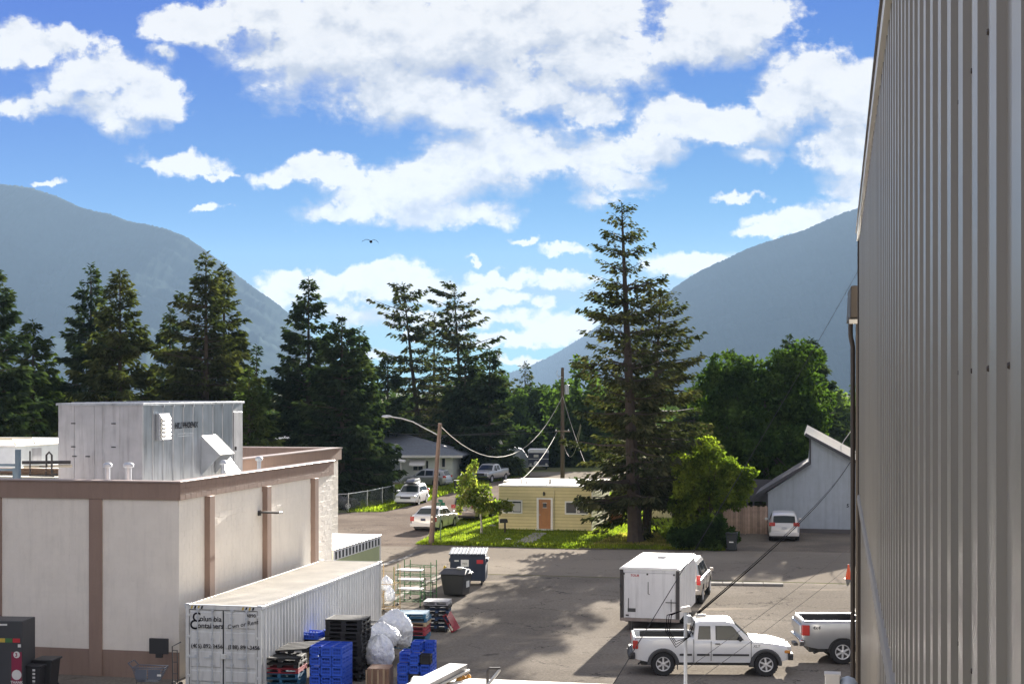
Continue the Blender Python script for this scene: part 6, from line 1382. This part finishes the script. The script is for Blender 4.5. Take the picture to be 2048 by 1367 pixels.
def conifer(name, label, top, base, hw, seed, m='spruce', c0=.08, dens=1., spray=.55, open_=0., lean=(0, 0), power=.85, ragged=.25, droop=.25, tr=.016, nb=None, group=None, bark='bark_dark', width=.30, twig=1., whorl=.5, upper=1.):
    """top, base: world points; hw: crown half width in metres at its widest"""
    rg = np.random.default_rng(seed); Ht = top.z-base.z
    t = thing(name, label, 'tree', base, 0, group)
    off = Vector((top.x-base.x, top.y-base.y, 0))
    def axis(f): return np.stack([off.x*f, off.y*f, Ht*f], -1)
    r0 = max(.12, Ht*tr)
    mb = MB(); mb.tube([tuple(axis(np.float64(f))) for f in (0, .03, .15, .4, .7, .9, .995)], [r0*1.35, r0*1.1, r0, r0*.72, r0*.4, r0*.18, .02], 9, False)
    nb = nb or int(Ht*9*dens)
    f = c0+(1-c0)*rg.random(nb)**(1.0)*.985
    lv = np.round(f*Ht/whorl)*whorl/Ht; f = np.clip(lv+(f-lv)*.35+rg.normal(0, .06, nb)/Ht, c0*.8, .99)
    q = np.clip((1-f)/(1-c0), 0, 1)                                                 # 0 top .. 1 lowest
    L = 1.16*hw*(np.minimum(q*1.15, 1)**power)*(1-ragged+ragged*2*rg.random(nb)*.75)*np.where(q > .9, .85, 1)+.12*Ht/18
    if open_: L *= np.where(rg.random(nb) < open_, .45, 1)
    az = rg.random(nb)*6.2832
    slope = .42-.85*q*(.6+droop)+rg.normal(0, .08, nb)
    curl = .10+.25*q
    P0 = axis(f)
    dh = np.stack([np.cos(az), np.sin(az), np.zeros(nb)], -1)
    def pt(i, s): return P0[i]+dh[i]*(L[i]*s)[:, None]+np.stack([np.zeros_like(s), np.zeros_like(s), L[i]*(slope[i]*s+curl[i]*s*s*.6)], -1)
    # limbs
    for i in range(nb):
        if L[i] < .8: continue
        ii = np.full(3, i); pp = pt(ii, np.array([0., .45, .85])); rr = .010+.014*L[i]
        mb.tube([tuple(x) for x in pp], [rr*1.3, rr*.8, rr*.25], 3, False)
    mb.build('trunk', bark, t)
    # foliage: side twigs off each limb, sprays along each twig
    cnt = np.maximum((L*(9.5 if not open_ else 8)*dens*upper**(1-q)/spray*2.2*twig).astype(int), 6)
    idx = np.repeat(np.arange(nb), cnt); n = len(idx)
    s = .06+.95*rg.random(n)**.8
    B = pt(idx, s)
    side = np.where(rg.random(n) < .5, -1, 1)
    lat = np.stack([-dh[idx][:, 1], dh[idx][:, 0], np.zeros(n)], -1)*side[:, None]
    wl = width*L[idx]*(1.08-s)*rg.random(n)**.8+.04
    P = B+lat*wl[:, None]+dh[idx]*(wl*.35)[:, None]+rg.normal(0, .06, (n, 3))
    P[:, 2] -= rg.random(n)*.18+wl*.18
    Dv = lat*(.55+rg.random(n)*.5)[:, None]+dh[idx]*(.55+.6*rg.random(n))[:, None]+rg.normal(0, .28, (n, 3))
    Dv[:, 2] += -.30-.25*rg.random(n)+.4*(1-q[idx])
    ln = .80*spray*(.55+.75*rg.random(n))*(.65+.5*np.minimum(L[idx]/hw*1.6, 1)); wd = ln*(.30+.20*rg.random(n))
    V, Fc = diamonds(P, Dv, ln, wd, rg, .15)
    nt_ = int(26*Ht/18)                                              # the leader
    ft = 1-.09*rg.random(nt_); Pt = axis(ft); at = rg.random(nt_)*6.28
    V2, F2 = diamonds(Pt, np.stack([np.cos(at), np.sin(at), .55+0*at], -1), np.full(nt_, spray*.75), np.full(nt_, spray*.22), rg)
    V = np.concatenate([V, V2]); Fc = np.concatenate([Fc, F2+len(V)-len(V2)])
    link('crown', np_mesh('crown', V, Fc), m, t)
    return t

def leaf_cloud(blobs, n, size, rg, hollow=.62, clump=.5):
    """leaves over the shells of many small lobes"""
    B = np.array(blobs, float); vol = (B[:, 3]*B[:, 4]+B[:, 3]*B[:, 5]); pr = vol/vol.sum()
    k = rg.choice(len(B), n, p=pr)
    d = rg.normal(size=(n, 3)); d /= np.linalg.norm(d, axis=1, keepdims=True)
    r = hollow+(1.06-hollow)*rg.random(n)**.6
    ph = np.sin(d[:, 0]*7+k)*np.sin(d[:, 1]*6+k*2.1)*np.sin(d[:, 2]*7+k*.7)
    r *= 1+.18*clump*np.sign(ph)*np.abs(ph)**.5
    P = B[k, :3]+d*r[:, None]*B[k, 3:6]
    Dv = d*.5+rg.normal(0, .7, (n, 3)); Dv[:, 2] -= .35
    ln = size*(.6+.8*rg.random(n))
    return diamonds(P, Dv, ln, ln*(.55+.3*rg.random(n)), rg)
def broadleaf(name, label, base, height, lobes, seed, m, n, size, tr=.2, bark='bark_dark', group=None, cat='tree', stems=1, sub=13, hollow=.55, trunk_to=.55):
    """lobes: main crown lobes (x, y, z, rx, ry, rz) relative to the base; each is broken up into smaller ones"""
    rg = np.random.default_rng(seed); t = thing(name, label, cat, base, 0, group)
    small = []
    for (x, y, z, rx, ry, rz) in lobes:
        for _ in range(sub):
            d = rg.normal(size=3); d /= np.linalg.norm(d); k = .55+.5*rg.random(); q = .20+.20*rg.random()
            small.append((x+d[0]*rx*k, y+d[1]*ry*k, z+d[2]*rz*k, rx*q, ry*q, rz*q))
        small.append((x, y, z, rx*.6, ry*.6, rz*.6))
    V, Fc = leaf_cloud(small, n, size, rg, hollow)
    V[:, 2] = np.maximum(V[:, 2], .03)
    mb = MB()
    for k in range(stems):
        bx = (k-(stems-1)/2)*tr*2.2
        c = lobes[k % len(lobes)]
        mb.tube([(bx, 0, -.05), (bx*1.1, 0, height*.12), (c[0]*.4+bx, c[1]*.4, height*trunk_to*.7), (c[0]*.8, c[1]*.8, c[2])], [tr*1.3, tr, tr*.7, tr*.25], 8, False)
    for q, sx in enumerate(small[::2]):
        c = lobes[min(q*2//(sub+1), len(lobes)-1)]
        a = Vector((c[0]*.5, c[1]*.5, height*trunk_to*.75)); b = Vector(sx[:3])
        mb.tube([a, a.lerp(b, .5)+Vector((0, 0, .1)), b], [tr*.35, tr*.2, tr*.06], 4, False)
    mb.build('trunk', bark, t); link('crown', np_mesh('crown', V, Fc), m, t)
    return t

def CT(u, vt, Y, base_u=None): return PT(u, vt, Y), Vector(((base_u if base_u is not None else u)-1024, 0, 0))*(Y/F)+Vector((0, Y, 0))
def cf(label, u, vt, Y, hwpx, seed, base_u=None, **kw):
    tp, bs = CT(u, vt, Y, base_u); return conifer(kw.pop('name', 'spruce_tree'), label, tp, bs, hwpx/F*Y, seed, **kw)
GL = 'conifers behind the block building'
cf('dark spruce cut by the left edge of the picture', -8, 536, 112, 112, 1, group=GL, spray=.62, dens=1.15)
cf('lower green pine between the leftmost spruce and the pair of tall spruces', 66, 640, 128, 62, 2, m='spruce_green', group=GL, power=.6, spray=.7, name='pine_tree')
cf('slim spruce with swept branches, left one of the pair behind the metal penthouse', 182, 526, 138, 84, 3, group=GL, ragged=.2, spray=.65)
cf('brownish spruce, right one of the pair behind the metal penthouse', 240, 536, 116, 108, 4, m='spruce_olive', group=GL, spray=.6, dens=1.1)
cf('small dark pointed spruce between the brownish pair and the tall ragged fir', 340, 611, 140, 55, 5, group=GL, spray=.6)
cf('tall ragged fir above the right half of the metal penthouse', 412, 504, 117, 128, 6, m='spruce_olive', group=GL, open_=.3, ragged=.45, dens=1.1, spray=.6, name='fir_tree')
cf('second leader fir close on the right of the tall ragged fir', 448, 527, 121, 72, 7, m='spruce_olive', group=GL, ragged=.3, name='fir_tree', spray=.6)
cf('narrow spruce tip just right of the ragged fir', 513, 688, 142, 48, 8, group=GL, spray=.6)
cf('low yellowish fir beside the right end of the metal penthouse', 498, 735, 110, 74, 9, m='spruce_green', group=GL, c0=.02, name='fir_tree', dens=1.1)
GM = 'conifers along the side street'
cf('tall spruce with curved bare-tipped top left of the side street', 617, 551, 138, 88, 10, group=GM, ragged=.2, droop=.1, spray=.62, dens=1.1)
cf('dark dense spruce standing behind the chain link fence', 684, 629, 124, 92, 11, group=GM, dens=1.35, c0=.01, power=.7, spray=.55)
cf('shorter spruce right against the dense spruce by the fence', 719, 654, 129, 66, 12, group=GM, dens=1.1, c0=.02, spray=.6)
cf('small spruce behind the street lamp head', 775, 708, 155, 62, 13, group=GM, dens=1.0, spray=.65, m='spruce')
cf('tall open pine leaning left above the hip roofed house', 806, 566, 172, 78, 14, base_u=846, m='pine', open_=.5, power=.32, ragged=.6, spray=.62, group=GM, name='pine_tree', dens=.72, c0=.15, whorl=1.15)
cf('thin bare pine between the two tall open pines', 868, 622, 176, 44, 15, m='pine', open_=.6, power=.35, ragged=.5, spray=.6, group=GM, name='pine_tree', dens=.38, c0=.25, whorl=1.2)
cf('tall open pine right of the leaning one, tufted crown', 908, 571, 168, 82, 16, base_u=930, m='pine', open_=.5, power=.32, ragged=.55, spray=.62, group=GM, name='pine_tree', dens=.72, c0=.18, whorl=1.15)
cf('dense spruce in front of the right tall pine', 930, 700, 160, 74, 17, group=GM, dens=1.2, spray=.65, c0=.02)
cf('pointed dense spruce right of the street lamp pole', 979, 696, 156, 66, 18, group=GM, dens=1.2, spray=.65, c0=.02)
cf('thin open pine standing alone against the far mountain', 1050, 722, 235, 34, 19, m='pine', open_=.35, power=.7, ragged=.4, spray=.75, name='pine_tree', dens=.6, c0=.2)
cf('dark fir tip rising behind the maple crown', 1578, 668, 150, 62, 20, name='fir_tree', group='firs behind the maple', ragged=.3, dens=1.3, spray=.65)
cf('ragged fir showing at the right edge of the maple', 1622, 676, 154, 58, 21, name='fir_tree', group='firs behind the maple', ragged=.4, dens=1.3, spray=.65, power=.7)
cf('fir top at the left shoulder of the maple', 1462, 700, 150, 60, 22, name='fir_tree', group='firs behind the maple', ragged=.3, dens=1.3, spray=.65)
cf('small green conifer between the big spruce and the maple', 1388, 752, 180, 40, 23, m='spruce_green', name='fir_tree', spray=.7)
# the tall spruce by the yellow house and its shorter neighbour
b1 = GP(1271, 1086); tp = PT(1243, 402, b1.y)
conifer('spruce_tree', 'tallest spruce, bare layered branches, in front of the yellow house', tp, b1, 3.35, 31, m='big_spruce', c0=.12, dens=1.0, spray=.38, open_=.22, power=.55, ragged=.32, droop=.22, tr=.020, nb=215, bark='bark', width=.21, twig=.9, whorl=.95, upper=.45)
b2 = GP(1292, 1070); tp2 = PT(1322, 585, b2.y)
conifer('spruce_tree', 'shorter spruce sharing its crown with the tallest spruce', tp2, b2, 3.9, 32, m='big_spruce', c0=.12, dens=1.0, spray=.40, open_=.2, power=.5, ragged=.35, droop=.45, tr=.018, nb=190, bark='bark', twig=.9, whorl=.6, upper=.6)

def bl(label, u, vbase, Y, lob, seed, m, n, size, **kw):
    """lob: lobes as (u, v, half width px, half height px, depth offset m)"""
    base = Vector(((u-1024)/F*Y, Y, 0)); k = Y/F; lobes = []
    for (lu, lv, hw, hh, dy) in lob:
        p = PT(lu, lv, Y); lobes.append((p.x-base.x, dy, p.z, hw*k, hw*k*.85, hh*k))
    return broadleaf(kw.pop('name', 'maple_tree'), label, base, max(l[2] for l in lobes), lobes, seed, m, n, size, **kw)
bl('large round maple behind the grey wooden house', 1530, 0, 120, [(1530, 800, 115, 95, 0), (1470, 790, 70, 75, .5), (1590, 770, 70, 70, 0), (1520, 880, 125, 70, -.5), (1450, 870, 60, 65, 0), (1610, 850, 55, 60, 0), (1430, 940, 70, 60, 0), (1560, 740, 50, 45, 0), (1530, 950, 130, 50, 0), (1600, 930, 70, 50, 1), (1480, 985, 60, 40, 1)], 41, 'maple_leaf', 46000, .34, tr=.35)
bl('bright green lilac beside the wooden board fence', 1420, 0, 88.5, [(1420, 930, 55, 48, 0), (1465, 950, 45, 40, 0), (1385, 960, 45, 50, 0), (1440, 990, 50, 40, 0), (1390, 1020, 42, 45, 0), (1375, 1065, 40, 35, 0)], 42, 'lilac_leaf', 20000, .19, tr=.10, stems=4, name='lilac_tree', trunk_to=.5)
bl('dark leafy bush at the street edge under the lilac', 1425, 0, 85.5, [(1400, 1068, 42, 30, 0), (1440, 1066, 28, 34, 0), (1360, 1078, 30, 20, 0)], 43, 'maple_leaf', 6000, .22, tr=.05, stems=3, name='bush', cat='bush')
GF = 'green trees beyond the far street'
for i, (u, v, hw, hh, Y, mm, lb) in enumerate([(1018, 860, 42, 75, 205, 'far_leaf', 'pale green tree behind the far pickup truck'), (1080, 860, 45, 80, 212, 'dark_leaf', 'dark green tree behind the horse trailer'), (1112, 838, 42, 72, 220, 'far_leaf', 'green tree just left of the bare utility pole'), (1170, 820, 60, 90, 190, 'far_leaf', 'light green tree behind the left side of the tallest spruce'), (845, 860, 45, 62, 190, 'spruce_green', 'green tree below the leaning open pine'), (1060, 905, 55, 50, 186, 'dark_leaf', 'dark bush mass behind the horse trailer'), (1142, 900, 40, 60, 178, 'dark_leaf', 'dark tree beside the bare utility pole'), (1690, 850, 60, 62, 190, 'pale_leaf', 'light green tree behind the grey house roof'), (1400, 850, 50, 60, 185, 'far_leaf', 'green tree between big spruce and maple')]):
    bl(lb, u, 0, Y, [(u, v, hw, hh, 0), (u-hw*.4, v+hh*.35, hw*.8, hh*.6, 0), (u+hw*.4, v+hh*.4, hw*.8, hh*.6, 0)], 60+i, mm, 7000, .62, tr=.25, name='leafy_tree', group=GF)
for i, (u, v, hw, hh, Y, mm, lb) in enumerate([(758, 955, 24, 34, 128, 'maple_leaf', 'leafy shrub at the foot of the dense spruce by the fence'), (1150, 990, 40, 35, 112, 'dark_leaf', 'dark shrub behind the yellow house')]):
    bl(lb, u, 0, Y, [(u, v, hw, hh, 0), (u, v+hh*.5, hw*1.1, hh*.6, 0)], 80+i, mm, 3500, .3, tr=.06, stems=3, name='shrub', cat='shrub')
# young birch on the lawn
bb_ = GP(963, 1067)
bl('young leaning birch with thin crown on the lawn corner', 963, 0, bb_.y, [(958, 990, 44, 24, 0), (940, 965, 26, 30, 0), (990, 1008, 42, 16, 0), (930, 1000, 24, 22, 0), (945, 935, 10, 22, 0), (1015, 1010, 18, 10, 0)], 45, 'birch_leaf', 3400, .19, tr=.07, bark='birch_bark', name='birch_tree', hollow=.2, sub=7, trunk_to=.45)
# the far wood that closes the valley
rgw = np.random.default_rng(99); nW = 60000
uW = rgw.uniform(-500, 2500, nW); YW = rgw.uniform(260, 420, nW)
hW = 10.5+2.5*np.sin(uW*.021)+2*np.sin(uW*.063+1)+1.6*np.sin(uW*.17)+1.2*np.sin(uW*.41)
zW = hW*rgw.random(nW)**.7
PW = np.stack([(uW-1024)/F*YW, YW, zW*.82], -1)
VW, FW = diamonds(PW, rgw.normal(0, 1, (nW, 3))-np.array([0, 0, .5]), rgw.uniform(.6, 1.4, nW), rgw.uniform(.35, .8, nW), rgw)
VW[:, 2] = np.maximum(VW[:, 2], 0)
tag(link('distant_wood', np_mesh('distant_wood', VW, FW), 'dark_leaf'), 'far green wood closing the valley behind the houses', 'wood', kind='stuff')
# ------------------------------------------------------------------ the air
hz = MB().bb(-8200, 8200, -120, 8000, -1.5-5, 742).build('haze', None)
hm = bpy.data.materials.new('haze_air'); hm.use_nodes = True; HT = NT(hm.node_tree)
HT.n.remove(HT.n['Principled BSDF'])
pv = HT.new('ShaderNodeVolumePrincipled'); pv.inputs['Color'].default_value = (.40, .60, .88, 1); pv.inputs['Density'].default_value = .000045
pv.inputs['Anisotropy'].default_value = 0.
HT.l.new(pv.outputs[0], HT.n['Material Output'].inputs['Volume'])
hz.data.materials.append(hm); tag(hz, kind='stuff')
